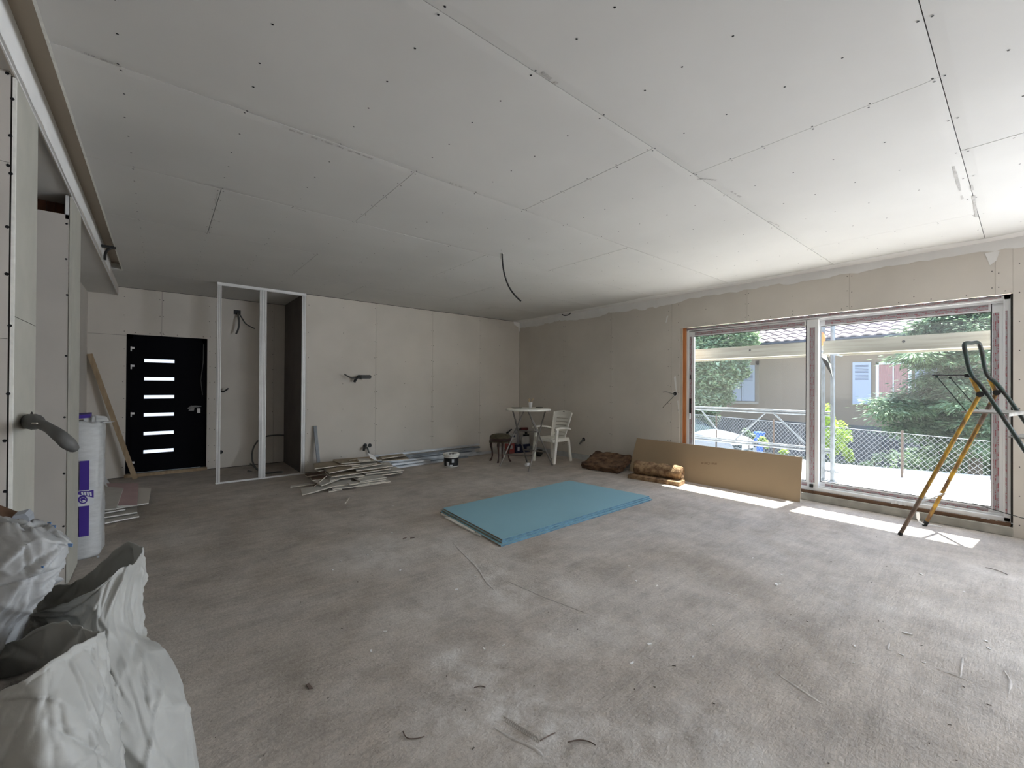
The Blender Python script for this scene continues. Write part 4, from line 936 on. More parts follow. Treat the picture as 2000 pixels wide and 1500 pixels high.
# ---- offcuts beside the insulation pack
M['pink'] = mat('pink_fire_board', (.50, .36, .36), .9, var=.05)
M['board_g'] = mat('grey_board', (.54, .52, .48), .9, var=.05)
def slab(name, quad, th, m, label, group=None, cat='board', edge=None, short=None):
    """quad = 4 points of the top face"""
    q = [V(p) for p in quad]; mb = MB(); n_ = (q[1] - q[0]).cross(q[3] - q[0]).normalized()
    if n_.z < 0: n_ = -n_
    b_ = [p - n_ * th for p in q]
    mb.add(q + b_, [(0, 1, 2, 3)], 0); mb.add(q + b_, [(7, 6, 5, 4), (0, 4, 5, 1), (2, 6, 7, 3)], 1); mb.add(q + b_, [(1, 5, 6, 2), (3, 7, 4, 0)], 2)
    return tag(mb.build(name, [m, edge or M['board_edge'], short or edge or M['board_edge']]), label, cat, group)
def zr(u, v, z): return onz(u, v, z)
slab('plasterboard_offcut', [zr(205, 1021, .022), zr(272, 1008, .022), zr(262, 985, .022), zr(195, 990, .022)], .0125, M['board_g'], 'lowest grey offcut of the small stack beside the white insulation pack', 'offcuts beside the insulation pack')
slab('plasterboard_offcut', [zr(196, 1011, .05), zr(268, 1000, .05), zr(268, 975, .05), zr(192, 980, .05)], .0125, M['board_g'], 'second lowest grey offcut of the small stack beside the insulation pack', 'offcuts beside the insulation pack')
slab('plasterboard_offcut', [zr(192, 1003, .078), zr(245, 994, .078), zr(245, 972, .078), zr(190, 976, .078)], .0125, M['board_g'], 'short grey offcut in the middle of the stack beside the insulation pack', 'offcuts beside the insulation pack')
slab('plasterboard_offcut', [zr(228, 992, .10), zr(290, 982, .10), zr(295, 953, .10), zr(232, 955, .10)], .0125, M['board'], 'pale offcut sticking out to the right from the stack beside the insulation pack', 'offcuts beside the insulation pack')
slab('pink_offcut', [zr(228, 988, .125), zr(268, 986, .125), zr(271, 944, .125), zr(208, 944, .125)], .0125, M['pink'], 'pink fire-rated board offcut on the stack beside the insulation pack', 'offcuts beside the insulation pack')
slab('plasterboard_offcut', [zr(190, 996, .14), zr(227, 993, .14), zr(241, 953, .14), zr(200, 950, .14)], .0125, M['board_g'], 'topmost grey offcut leaning against the white insulation pack', 'offcuts beside the insulation pack')

# ---- blue boards in the middle of the room
M['blue'] = mat('blue_plasterboard', (.24, .43, .50), .75, var=.03, scale=1.2)
M['blue_edge'] = mat('blue_board_edge', (.10, .20, .27), .8, var=.3, scale=20); M['tan_edge'] = mat('tan_board_edge', (.34, .28, .21), .9, var=.15, scale=30)
Z = .043
slab('blue_plasterboard', [(2.395, 3.02, Z), (4.80, 3.055, Z), (4.665, 4.30, Z), (2.48, 4.215, Z)], .0125, M['blue'], 'top blue plasterboard sheet lying flat in the middle of the floor', 'blue boards on the floor', 'board', M['blue_edge'], M['tan_edge'])
slab('blue_plasterboard', [(2.378, 3.003, Z - .0145), (4.80, 3.038, Z - .0145), (4.66, 4.28, Z - .0145), (2.46, 4.20, Z - .0145)], .0125, M['blue'], 'second blue plasterboard sheet just under the top one', 'blue boards on the floor', 'board', M['blue_edge'], M['tan_edge'])
slab('blue_plasterboard', [(2.345, 2.975, .014), (4.80, 3.01, .014), (4.66, 4.26, .014), (2.44, 4.20, .014)], .0125, M['blue'], 'lowest blue plasterboard sheet of the stack on the floor', 'blue boards on the floor', 'board', M['blue_edge'], M['tan_edge'])
slab('plasterboard_strip', [zr(868, 1010, .0125), zr(924, 1039, .0125), zr(932, 1036, .0125), zr(881, 1008, .0125)], .0125, M['board_edge'], 'pale plasterboard strip poking out left of the blue sheets', None)
slab('plasterboard_strip', [zr(926, 1041, .012), zr(938, 1046, .012), zr(945, 1043, .012), zr(935, 1038, .012)], .0105, M['board_g'], 'short grey strip end under the left corner of the blue sheets', None)
slab('plasterboard_strip', [zr(860, 1003, .012), zr(874, 1009, .012), zr(876, 1006, .012), zr(864, 1001, .012)], .011, M['board_g'], 'thin grey strip just under the left edge of the blue sheets', None)

# ---- board standing on edge against the window
bt0 = onx(1567, 893, 6.345); bt1 = onx(1244, 855.5, 6.345); bb0 = V((6.155, 1.80, .0)); bb1 = V((6.155, bt1.y + .03, .0))
M['kraft'] = mat('kraft_board_back', (.38, .285, .185), .85, var=.04, scale=1.5)
mb = MB(); nrm = V((-.6, 0, .2)).normalized()
Q = [bb0 + V((.0, 0, 0)), bb1, V((6.345, bt1.y, bt1.z)), V((6.345, bt0.y, bt0.z))]; off = V((.0125, 0, 0))
mb.add(Q + [p + off for p in Q], [(0, 1, 2, 3)], 0); mb.add(Q + [p + off for p in Q], [(7, 6, 5, 4), (0, 4, 5, 1), (1, 5, 6, 2), (2, 6, 7, 3), (3, 7, 4, 0)], 1)
kb = tag(mb.build('leaning_board', [M['kraft'], M['board_edge']]), 'long brown kraft-backed plasterboard leaning on edge against the window', 'board')
mb = MB(); st_ = mat('faint_print', (.27, .19, .12), .9)
def onb(u, v):  # point on the leaning board
    d = ray(u, v); n_ = (Q[1] - Q[0]).cross(Q[3] - Q[0]).normalized(); return CO + d * ((Q[0] - CO).dot(n_) / d.dot(n_))
for k, u in enumerate((1370, 1376, 1390, 1396)):
    for s_ in range(3): a = onb(u + s_ * 1.6, 902.5 + k * .4); b_ = onb(u + s_ * 1.6 + .8, 906.5 + k * .4); mb.add([a + V((-.002, 0, 0)), V((a.x - .002, b_.y, a.z)), b_ + V((-.002, 0, 0)), V((b_.x - .002, a.y, b_.z))], ((0, 1, 2, 3),))
cc = onb(1384, 905); 
for k in range(12):
    a0, a1 = 2 * PI * k / 12, 2 * PI * (k + 1) / 12; P_ = lambda r_, an: cc + V((-.003 + .33 * r_ * math.sin(an), r_ * math.cos(an), r_ * math.sin(an) * .95)); mb.add([P_(.022, a0), P_(.022, a1), P_(.013, a1), P_(.013, a0)], ((0, 1, 2, 3),))
mb.build('faint_stamp', st_, kb, normals=False)

# ---- mineral wool
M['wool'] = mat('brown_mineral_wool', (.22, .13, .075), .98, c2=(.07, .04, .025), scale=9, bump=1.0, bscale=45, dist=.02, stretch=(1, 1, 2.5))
M['wool_lit'] = mat('sunlit_yellow_wool', (.40, .27, .15), .98, c2=(.16, .09, .05), scale=14, bump=1.0, bscale=50, dist=.012)  # lighter copy of the wool, with sunlight put into its colour
def fuzzy(mb, amp, sc_, sd):
    for i, p in enumerate(mb.v):
        q = noise.noise_vector(p * sc_ + V((sd, 0, 0))) * amp + noise.noise_vector(p * sc_ * 3.1 + V((0, sd, 0))) * amp * .5; mb.v[i] = V((p.x + q.x, p.y + q.y, max(.002, p.z + q.z)))
def grid_box(a, b, n, M_=None):
    bm = bmesh.new(); bmesh.ops.create_cube(bm, size=1); bmesh.ops.subdivide_edges(bm, edges=bm.edges, cuts=n, use_grid_fill=True)
    mb = MB(); a = V(a); b = V(b); vs_ = [V((a.x + (v.co.x + .5) * (b.x - a.x), a.y + (v.co.y + .5) * (b.y - a.y), a.z + (v.co.z + .5) * (b.z - a.z))) for v in bm.verts]
    if M_: vs_ = [M_ @ p for p in vs_]
    bm.verts.index_update(); mb.add(vs_, [tuple(v.index for v in f.verts) for f in bm.faces]); bm.free(); return mb
wl0 = onz(1165, 917, 0)
Mx = Matrix.Translation((5.98, 4.66, .045)) @ Matrix.Rotation(math.radians(8), 4, 'Z') @ Matrix.Rotation(math.radians(-20), 4, 'Y')
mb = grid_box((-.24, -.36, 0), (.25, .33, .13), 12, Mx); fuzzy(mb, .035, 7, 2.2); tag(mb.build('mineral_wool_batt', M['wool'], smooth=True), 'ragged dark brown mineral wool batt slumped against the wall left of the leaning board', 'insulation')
ra = V((5.86, 3.97, .15)); rb = V((5.98, 3.27, .15))
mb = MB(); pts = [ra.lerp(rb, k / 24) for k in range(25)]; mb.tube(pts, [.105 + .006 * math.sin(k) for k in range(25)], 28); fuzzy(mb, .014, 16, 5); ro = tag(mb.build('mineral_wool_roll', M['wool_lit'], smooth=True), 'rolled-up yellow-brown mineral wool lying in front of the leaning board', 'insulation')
mb = MB(); d_ = (rb - ra).normalized(); sp = []
for k in range(70): an = k * .35; rr = .012 + .0012 * k; sp.append(rb + d_ * .012 + V((d_.y, -d_.x, 0)) * (rr * math.cos(an)) + V((0, 0, 1)) * (rr * math.sin(an)))
mb.tube(sp, .006, 5); mb.build('spiral_edge', M['wool_lit'], ro)
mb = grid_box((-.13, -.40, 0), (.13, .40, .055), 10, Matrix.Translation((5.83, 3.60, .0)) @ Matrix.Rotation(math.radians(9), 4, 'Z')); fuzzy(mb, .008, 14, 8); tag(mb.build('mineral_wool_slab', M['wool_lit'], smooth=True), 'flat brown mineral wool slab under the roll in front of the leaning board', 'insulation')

# ---- ladder
M['green'] = mat('dark_green_paint', (.020, .050, .042), .45, c2=(.035, .033, .03), scale=14)
M['yellow'] = mat('chipped_yellow_paint', (.62, .36, .03), .5, c2=(.16, .085, .04), scale=7, stretch=(2, 2, 1))
M['rust'] = mat('rusty_tube', (.13, .085, .06), .7, c2=(.22, .16, .12), scale=10)
M['tread'] = mat('worn_tread', (.34, .33, .30), .6, var=.2, scale=14)
ld = thing('step_ladder', (5.85, .2, 0), 'old folding step ladder with yellow rear legs and dark green front rails at the window', 'ladder')
F1 = V((5.565, .79, 0)); F2 = V((6.144, .68, 0)); P1 = V((5.65, .265, 1.385)); P2_ = V((5.97, .177, 1.40))
def leg(a, b_, r_, m, name='rear_leg', parent=ld): mb = MB(); mb.tube([a, b_], r_, 12); return mb.build(name, m, parent, smooth=False)
def lerp(a, b_, t): return a.lerp(b_, t)
l1 = leg(lerp(F1, P1, .0), lerp(F1, P1, .28), .0165, M['rust']); tag(l1, 'rusty brown lower part of the near rear leg'); leg(lerp(F1, P1, .28), lerp(F1, P1, 1.0), .016, M['yellow'])
l2 = leg(lerp(F2, P2_, .03), lerp(F2, P2_, .78), .0165, M['yellow']); leg(lerp(F2, P2_, .78), lerp(F2, P2_, .92), .0175, M['rust'], 'rust_sleeve'); leg(lerp(F2, P2_, .92), P2_, .016, M['yellow'])
mb = MB(); mb.tube([F2, lerp(F2, P2_, .04)], .02, 10); mb.build('rubber_foot', M['black'], ld); mb = MB(); mb.tube([F1, lerp(F1, P1, .02)], .019, 10); mb.build('rubber_foot', M['black'], ld)
for P_ in (P1, P2_):  # yellow stub above the hinge
    leg(P_ + V((0, .005, -.01)), P_ + V((.0, .055, .145)), .015, M['yellow'], 'leg_stub')
    mb = MB(); mb.tube([P_ + V((-.03, 0, -.005)), P_ + V((.03, 0, -.005))], .026, 12); mb.build('hinge', M['black'], ld)
G1 = V((5.56, -.40, 0)); G2 = V((6.13, -.52, 0))
def dirn(a, b_): return (b_ - a).normalized()
T1 = onx(1886, 690, 5.64); T1b = onx(1884, 675, 5.66); T2b = onx(1911, 674, 5.90); T2 = onx(1918, 690, 5.93)
B1 = onx(1897, 731, 5.63); B2 = onx(1928, 733, 5.95)
O = V((0, -.035, .012))
def smooth_path(P, n_=6):
    out = []
    for i in range(len(P) - 1):
        a = P[max(i - 1, 0)]; b = P[i]; c = P[i + 1]; d = P[min(i + 2, len(P) - 1)]
        for k in range(n_): t = k / n_; out.append(.5 * ((2 * b) + (c - a) * t + (2 * a - 5 * b + 4 * c - d) * t * t + (3 * b - a - 3 * c + d) * t ** 3))
    return out + [P[-1]]
lp = [G1, lerp(G1, P1 + O, .5), P1 + O, B1, T1, T1b + V((.01, 0, .018)), (T1b + T2b) / 2 + V((0, 0, .022)), T2b + V((-.01, 0, .018)), T2, B2, P2_ + O, lerp(G2, P2_ + O, .5), G2]
mb = MB(); mb.tube(smooth_path(lp, 6), .0165, 12); mb.build('front_rail', M['green'], ld, smooth=True)
def step(z, parent=ld, dpt=.20, name='tread', fwd=0.0):
    t1 = z / P1.z; a = lerp(G1, P1 + O, t1); b_ = lerp(G2, P2_ + O, t1); d = (b_ - a).normalized(); n_ = V((-d.y, d.x, 0)); n_ = n_ if n_.y > 0 else -n_
    q = [a - n_ * (.05) , b_ - n_ * .05, b_ + n_ * (dpt - .05 + fwd), a + n_ * (dpt - .05 + fwd)]
    mb = MB(); mb.prism([p + V((0, 0, .0)) for p in q], (0, 0, .012)); mb.prism([q[0] + V((0, 0, -.02)), q[1] + V((0, 0, -.02)), q[1] + n_ * .01 + V((0, 0, -.02)), q[0] + n_ * .01 + V((0, 0, -.02))], (0, 0, .03)); return mb.build(name, M['tread'], parent, bevel=.002)
step(1.20, name='platform', dpt=.30); step(1.0, dpt=.10); step(.76, dpt=.10); step(.52); step(.28)
# tool tray frame and its struts
a = onx(1822, 733, 5.68); b_ = onx(1893, 733, 5.66); c_ = onx(1832, 737, 5.9) ; c_ = V((5.93, a.y - .02, a.z)); d_ = V((5.95, b_.y - .05, b_.z))
mb = MB(); mb.tube([b_, a], .006, 8); mb.tube([a, c_], .006, 8); mb.tube([c_, d_], .006, 8); mb.build('tray_rail', M['black'], ld)
mb = MB(); mb.box((b_.x - .012, b_.y - .03, b_.z - .015), (b_.x + .012, b_.y + .03, b_.z + .012)); mb.build('tray_hinge', M['black'], ld)
for p, q in ((onx(1830, 736, 5.68), onx(1887, 803, 5.63)), (onx(1856, 738, 5.93), onx(1914, 803, 5.95))): 
    mb = MB(); mb.tube([p, q], .0045, 6); mb.tube([p + V((-.012, 0, 0)), p + V((.012, 0, 0))], .012, 8); mb.build('strut', M['green'], ld)
ca, cb_ = lerp(F1, P1, .245), lerp(F2, P2_, .265); mb = MB(); mb.beam(ca, cb_, .03, .012); mb.build('crossbar', M['tread'], ld)
rp = cable('cord', 'thin green cord tied between the ladder legs', [cb_, lerp(cb_, V((6.12, -.42, .16)), .33) + V((0, 0, -.012)), lerp(cb_, V((6.12, -.42, .16)), .66) + V((0, 0, -.01)), V((6.12, -.42, .16))], .0035, M['green'], 'cord', parent=ld)
mb = MB(); mb.tube([cb_ + V((0, .02 * math.cos(k), .02 * math.sin(k))) for k in [q * .5 for q in range(13)]], .006, 6); mb.build('cord_knot', M['pvc'], ld)
mb = MB(); a = onx(1790, 1000, 6.0); 
P_ = [onx(u, v, 6.05) for u, v in ((1789, 1001), (1795, 1000), (1797, 1010), (1795, 1018), (1790, 1013))]; mb.prism(P_, (.004, 0, 0)); mb.tube([onx(1794, 1017, 6.05), onx(1802, 1023, 6.1), F2 + V((0, 0, .02)), F2 + V((.05, -.12, .012))], .007, 6); mb.build('white_ribbon', M['pvc'], ld)

# ---- bistro table
M['plastic'] = mat('white_plastic', (.84, .83, .77), .45, var=.04, scale=6)
M['tube'] = mat('grey_steel_tube', (.20, .185, .17), .45, .5)
TC = V((5.12, 5.72, 0)); TZ = 1.035
tb = thing('bistro_table', tuple(TC), 'high round folding table with white top and crossed grey legs near the corner', 'table')
mb = MB(); mb.lathe(TC, [(0, TZ), (.36, TZ), (.385, TZ - .004), (.40, TZ - .012), (.405, TZ - .025), (.40, TZ - .04), (.385, TZ - .043), (.36, TZ - .02), (0, TZ - .02)], 48); mb.build('tabletop', M['plastic'], tb, smooth=True)
fa, fb_, fc, fd_ = onz(976, 911, 0), onz(1032, 922, 0), onz(1079, 909, 0), onz(1029, 902, 0)
mb = MB(); ta = ond(1060, 803, 7.5) 
# one U pair from far-left feet to near-right top, the other crossing it
def tl(p, q, nm='leg'): mb = MB(); mb.tube([p, q], .0135, 10); return mb.build(nm, M['tube'], tb)
zt3 = TZ - .03
tops = {}
A1, A2 = ony(1066, 803, 5.62), ony(1025, 803, 5.95)   # tops of the pair whose feet are left and near
B1_, B2_2 = ony(1001, 803, 5.80), ony(1031, 803, 5.55)
for p in (A1, A2, B1_, B2_2): p.z = zt3
tl(fa, A2); tl(fb_, A1); tl(fd_, B1_); tl(fc, B2_2)
tl(lerp(fa, A2, .20), lerp(fb_, A1, .25), 'leg_stretcher'); tl(lerp(fd_, B1_, .62), lerp(fc, B2_2, .62), 'leg_stretcher'); tl(lerp(fd_, B1_, .25), lerp(fc, B2_2, .25), 'leg_stretcher')
for a, b_ in ((fd_, B1_), (fc, B2_2)): mb = MB(); mb.beam(lerp(a, b_, .62), lerp(a, b_, .82), .02, .035); mb.build('folding_bracket', M['tube'], tb)
cp = TC + V((.03, -.02, TZ)); cup = thing('white_cup', tuple(cp), 'white cup holding brushes on the round table', 'cup')
mb = MB(); mb.lathe(cp, [(0, .001), (.026, .001), (.036, .105), (.039, .108), (.034, .106), (.026, .01), (0, .01)], 20); mb.build('cup_body', M['pvc'], cup, smooth=True)
tan = mat('tan_sprig', (.55, .42, .28), .8)
mb = MB(); rz_ = random.Random(4)
for k in range(9):
    a = rz_.uniform(0, 6.28); q = cp + V((.05 * math.cos(a), .05 * math.sin(a), .14 + rz_.uniform(0, .03))); mb.tube([cp + V((0, 0, .06)), q], .004, 5); mb.lathe(q, [(0, -.012), (.013, 0), (0, .012)], 6)
mb.build('sprig', tan, cup)
for dx, dy, r_, lab in ((.19, -.08, .07, 'dark saucer at the right on the round table'), (-.22, .06, .10, 'flat translucent lid at the left on the round table')):
    mb = MB(); mb.lathe(TC + V((dx, dy, TZ)), [(0, .001), (r_ * .8, .002), (r_, .014), (r_ * .98, .016), (0, .006)], 20); tag(mb.build('saucer', M['tread'] if dx < 0 else M['cable'], smooth=True), lab, 'saucer')

# ---- plastic armchair (faces -x)
ch = thing('plastic_armchair', (5.80, 5.78, 0), 'white plastic garden armchair with slatted back beside the round table', 'chair')
CX, CY = 5.80, 5.79; ang = math.radians(4)
R_ = Matrix.Translation((CX, CY, 0)) @ Matrix.Rotation(PI + ang, 4, 'Z')     # local +x = forward
def L(x, y, z): return R_ @ V((x, y, z))
def legp(pts, w0, name='leg'): 
    mb = MB(); pts = [L(*p) for p in pts]
    for a, b_ in zip(pts[:-1], pts[1:]): mb.beam(a, b_, w0[0], w0[1], (1, 0, 0) if abs((b_ - a).normalized().x) < .9 else (0, 0, 1))
    return mb.build(name, M['plastic'], ch, bevel=.004)
for s_ in (-1, 1):
    # front leg rises into the arm post, arm rest bends back
    legp([(.25, s_ * .255, 0), (.20, s_ * .262, .42), (.17, s_ * .265, .63)], (.045, .055)); legp([(-.27, s_ * .235, 0), (-.21, s_ * .215, .42)], (.04, .05))
    mb = MB(); pa_ = [L(.245, s_ * .275, .635), L(.15, s_ * .28, .655), L(0, s_ * .285, .650), L(-.16, s_ * .262, .63), L(-.235, s_ * .235, .60)]
    for a, b_ in zip(pa_[:-1], pa_[1:]): mb.beam(a, b_, .058, .032)
    mb.build('armrest', M['plastic'], ch, bevel=.004)
mb = MB(); n_ = 8
for i in range(n_):
    for j in range(n_): pass
sv = []; 
for i in range(9):
    for j in range(9): x = -.20 + .45 * i / 8; y = -.24 + .48 * j / 8; sv.append(L(x, y, .435 + .012 * abs(j - 4) / 4 + (.012 * ((i - 4) / 4) if i > 4 else 0)))
mb.add(sv, [(i * 9 + j, i * 9 + j + 1, (i + 1) * 9 + j + 1, (i + 1) * 9 + j) for i in range(8) for j in range(8)])
so2 = mb.build('seat', M['plastic'], ch, smooth=True); sm_ = so2.modifiers.new('thick', 'SOLIDIFY'); sm_.thickness = .01
mb = MB(); mb.beam(L(.25, -.24, .425), L(.25, .24, .425), .02, .05); mb.beam(L(-.2, -.24, .42), L(-.2, .24, .42), .02, .05); mb.beam(L(-.2, -.245, .42), L(.25, -.245, .42), .02, .05); mb.beam(L(-.2, .245, .42), L(.25, .245, .42), .02, .05); mb.build('seat_apron', M['plastic'], ch, bevel=.004)
# back: curved panel with horizontal slots
def bk(y, z):
    t = (z - .43) / .50; wdt = .17 + .055 * t; x = -.20 - .17 * t + .05 * (y / .22) ** 2; return L(x, y * wdt / .22, z + (.035 * (1 - (y / .22) ** 2) if z > .86 else 0))
mb = MB(); zs_ = [.43, .47, .485, .535, .55, .60, .615, .665, .68, .73, .745, .795, .81, .86, .92]; ys_ = [-.22, -.20, -.16, -.12, -.08, -.04, 0, .04, .08, .12, .16, .20, .22]; vs_ = [bk(y, z) for z in zs_ for y in ys_]; ny = len(ys_); fs = []
for i in range(len(zs_) - 1):
    for j in range(ny - 1):
        if i % 2 == 1 and i < 12 and 2 <= j <= ny - 4: continue
        fs.append((i * ny + j, i * ny + j + 1, (i + 1) * ny + j + 1, (i + 1) * ny + j))
mb.add(vs_, fs); bo = mb.build('backrest', M['plastic'], ch, smooth=False); q = bo.modifiers.new('thick', 'SOLIDIFY'); q.thickness = .014; q.offset = 0
for s_ in (-1, 1):
    P_ = [bk(s_ * .22, z) for z in zs_]; mb = MB(); mb.tube(P_, .014, 8); mb.build('back_frame', M['plastic'], ch, smooth=True)
mb = MB(); pz = bk(.0, .90); mb.tube([pz + V((-.02, -.018, 0)), pz + V((-.02, .018, 0))], .008, 8); mb.build('grip_hole', M['cable'], ch)

# ---- upholstered stool
SP = V((5.0, 6.38, 0)); stl = thing('upholstered_stool', tuple(SP), 'dark wooden stool with olive upholstered seat and curved legs left of the table', 'stool')
M['uph'] = mat('olive_upholstery', (.10, .085, .055), .95, var=.2, scale=20); M['dw'] = mat('dark_varnished_wood', (.045, .018, .014), .35)
mb = MB(); mb.lathe(SP, [(0, .525), (.10, .522), (.16, .51), (.195, .485), (.205, .46), (.20, .445)], 32); mb.build('cushion', M['uph'], stl, smooth=True)
mb = MB(); mb.lathe(SP, [(.195, .448), (.205, .445), (.205, .40), (.195, .375), (.16, .37), (0, .37)], 32); mb.build('seat_frame', M['dw'], stl, smooth=True)
mb = MB()
for k in range(60): a = 2 * PI * k / 60; mb.tube([SP + V((.207 * math.cos(a), .207 * math.sin(a), .40)), SP + V((.209 * math.cos(a), .209 * math.sin(a), .355 + .008 * (k % 2)))], .005, 4)
mb.build('fringe', M['uph'], stl)
for k in range(4):
    a = PI / 4 + k * PI / 2 - .1; c_, s_ = math.cos(a), math.sin(a); P_ = [SP + V((c_ * r_, s_ * r_, z)) for r_, z in ((.155, .39), (.185, .32), (.165, .22), (.155, .12), (.175, .04), (.205, .0))]
    mb = MB(); mb.tube(smooth_path(P_, 4), [.026, .026, .025, .024, .024, .022, .02, .018, .017, .016, .015, .014, .013, .013, .013, .014, .016, .018, .018, .018, .018], 10); mb.build('leg', M['dw'], stl, smooth=True)

# ---- paint bucket
BP = onz(886, 912, 0) + V((.0, .08, 0)); bk_ = thing('paint_bucket', tuple(BP), 'open white paint bucket with black label on the floor by the back wall', 'bucket')
mb = MB(); mb.lathe(BP, [(0, .001), (.118, .001), (.122, .03), (.128, .15), (.131, .215), (.125, .212), (.118, .03), (0, .02)], 32); mb.build('bucket_body', M['plastic'], bk_, smooth=True)
mb = MB(); mb.lathe(BP, [(.1235, .02), (.1305, .165)], 32); mb.build('black_label', M['black'], bk_, smooth=True)
mb = MB()
for a0, a1, z0, z1 in ((-2.05, -1.75, .085, .145), (-2.75, -2.4, .03, .10), (-2.3, -1.95, .028, .05)):
    n2 = 6; vs_ = []
    for k in range(n2 + 1): a = a0 + (a1 - a0) * k / n2; vs_ += [BP + V((.1335 * math.cos(a), .1335 * math.sin(a), z0)), BP + V((.1345 * math.cos(a), .1345 * math.sin(a), z1))]
    mb.add(vs_, [(2 * k, 2 * k + 2, 2 * k + 3, 2 * k + 1) for k in range(n2)])
mb.build('label_print', lw, bk_)
mb = MB(); mb.lathe(BP, [(.131, .19), (.142, .195), (.145, .222), (.135, .235), (.120, .232), (.118, .21)], 32); mb.build('rim', M['plastic'], bk_, smooth=True)
mb = MB(); mb.lathe(BP, [(0, .195), (.10, .195), (.118, .21)], 24); mb.build('paint_surface', M['black'], bk_)
mb = MB()
for k in range(5): a = -2.6 + k * .5; mb.lathe(BP + V((.12 * math.cos(a), .12 * math.sin(a), .232)), [(0, -.01), (.018, 0), (0, .012)], 7)
mb.build('paint_drips', M['pvc'], bk_, smooth=True)

# ---- clutter in the corner behind the table
M['card_w'] = mat('pale_box', (.45, .44, .42), .8, var=.08, scale=12); M['card_r'] = mat('red_box', (.42, .08, .06), .7, c2=(.30, .10, .10), scale=25); M['card_n'] = mat('navy_box', (.02, .025, .07), .6); M['card_g'] = mat('grey_box', (.27, .27, .28), .7)
def crate(name, a, b, m, label, rz=0, parts=()):
    c = (V(a) + V(b)) / 2; R2 = Matrix.Translation((c.x, c.y, 0)) @ Matrix.Rotation(rz, 4, 'Z') @ Matrix.Translation((-c.x, -c.y, 0)); mb = MB(); mb.box(a, b, M=R2); o = tag(mb.build(name, m, bevel=.004), label, 'box')
    for (x0, z0, x1, z1, m2) in parts:
        mb = MB(); mb.box((x0, a[1] - .003, z0), (x1, a[1] - .001, z1), M=R2); mb.build('box_label', m2, o)
    return o
def cx_(u, Y): return ony(u, 870, Y).x
KY = 6.95
crate('cardboard_box', (cx_(992, KY), KY, 0), (cx_(1005, KY), KY + .10, .21), M['card_r'], 'red paint box on the floor in the corner behind the stool', 0, ((cx_(996, KY), .10, cx_(1001, KY), .17, M['card_w']),))
crate('cardboard_box', (cx_(1006, KY), KY - .03, 0), (cx_(1034, KY), KY + .2, .17), M['card_n'], 'navy blue box with white label on the floor behind the table', 0, ((cx_(1009, KY), .05, cx_(1013, KY), .13, lw), (cx_(1027, KY), .06, cx_(1033, KY), .12, M['card_g'])))
crate('cardboard_box', (cx_(993, KY), KY + .02, .21), (cx_(1010, KY), KY + .22, .40), M['card_w'], 'pale box standing on the red box in the corner', 0, ((cx_(996, KY), .34, cx_(1000, KY), .38, M['card_n']), (cx_(1003, KY), .34, cx_(1007, KY), .38, M['card_n']), (cx_(995, KY), .28, cx_(1008, KY), .295, M['card_g'])))
crate('cardboard_box', (cx_(1020, KY), KY + .0, .17), (cx_(1034, KY), KY + .2, .33), M['card_w'], 'pale grey box standing on the navy box behind the table', 0, ())
crate('cardboard_box', (cx_(973, 7.05), 7.05, 0), (cx_(985, 7.05), 7.22, .13), M['card_w'], 'low white box behind the dark stool legs', .0, ())
mb = MB(); jx = (cx_(1014, KY), KY + .09, .171); mb.lathe(jx, [(0, 0), (.055, 0), (.060, .22), (.065, .26), (.04, .31), (0, .31)], 18); tag(mb.build('plastic_jug', M['card_g'], smooth=True), 'grey plastic jug between the boxes in the corner', 'jug')
q0 = V((cx_(1025, KY), KY + .1, .331)); dl = thing('power_drill', tuple(q0), 'dark red cordless drill standing on the pale grey box in the corner', 'drill'); mb = MB(); mb.tube([q0 + V((-.03, 0, .16)), q0 + V((.16, 0, .155))], .032, 12); mb.build('motor_housing', mat('dark_red_plastic', (.14, .03, .03), .5), dl)
mb = MB(); mb.beam(q0 + V((.11, 0, .14)), q0 + V((.13, 0, .03)), .035, .045, (0, 1, 0)); mb.box(q0 + V((.07, -.04, 0)), q0 + V((.18, .04, .035))); mb.build('handle', M['black'], dl); mb = MB(); mb.tube([q0 + V((-.10, 0, .16)), q0 + V((-.03, 0, .16))], .013, 8); mb.build('chuck', M['black'], dl)
wo_ = thing('wall_outlet', tuple(ony(992, 842, YM)), 'round black outlet with an upward cable above the dark stool', 'outlet'); mb = MB(); q = ony(991, 846, YM); mb.disc((q.x, YM - .003, q.z), .04, (0, -1, 0), 16); mb.build('outlet_hole', M['black'], wo_)
cable('cable', None, [q, ony(995, 842, YM - .08), ony(999.5, 838, YM - .12)], .015, M['black'], parent=wo_)
mb = MB(); cpos = V((5.98, 6.35, .07)); mb.lathe(cpos, [(0, -.07), (.06, -.06), (.085, 0), (.06, .06), (0, .075)], 14); fuzzy(mb, .02, 12, 1); tag(mb.build('dark_bag', M['black'], smooth=True), 'small black bag on the floor behind the table legs', 'bag')
mb = MB(); p = onz(1026, 911, 0); mb.tube([p + V((0, -.02, .03)), p + V((.08, .0, .03))], .03, 12); tag(mb.build('tape_roll', M['pvc']), 'small white roll on the floor under the table', 'roll')

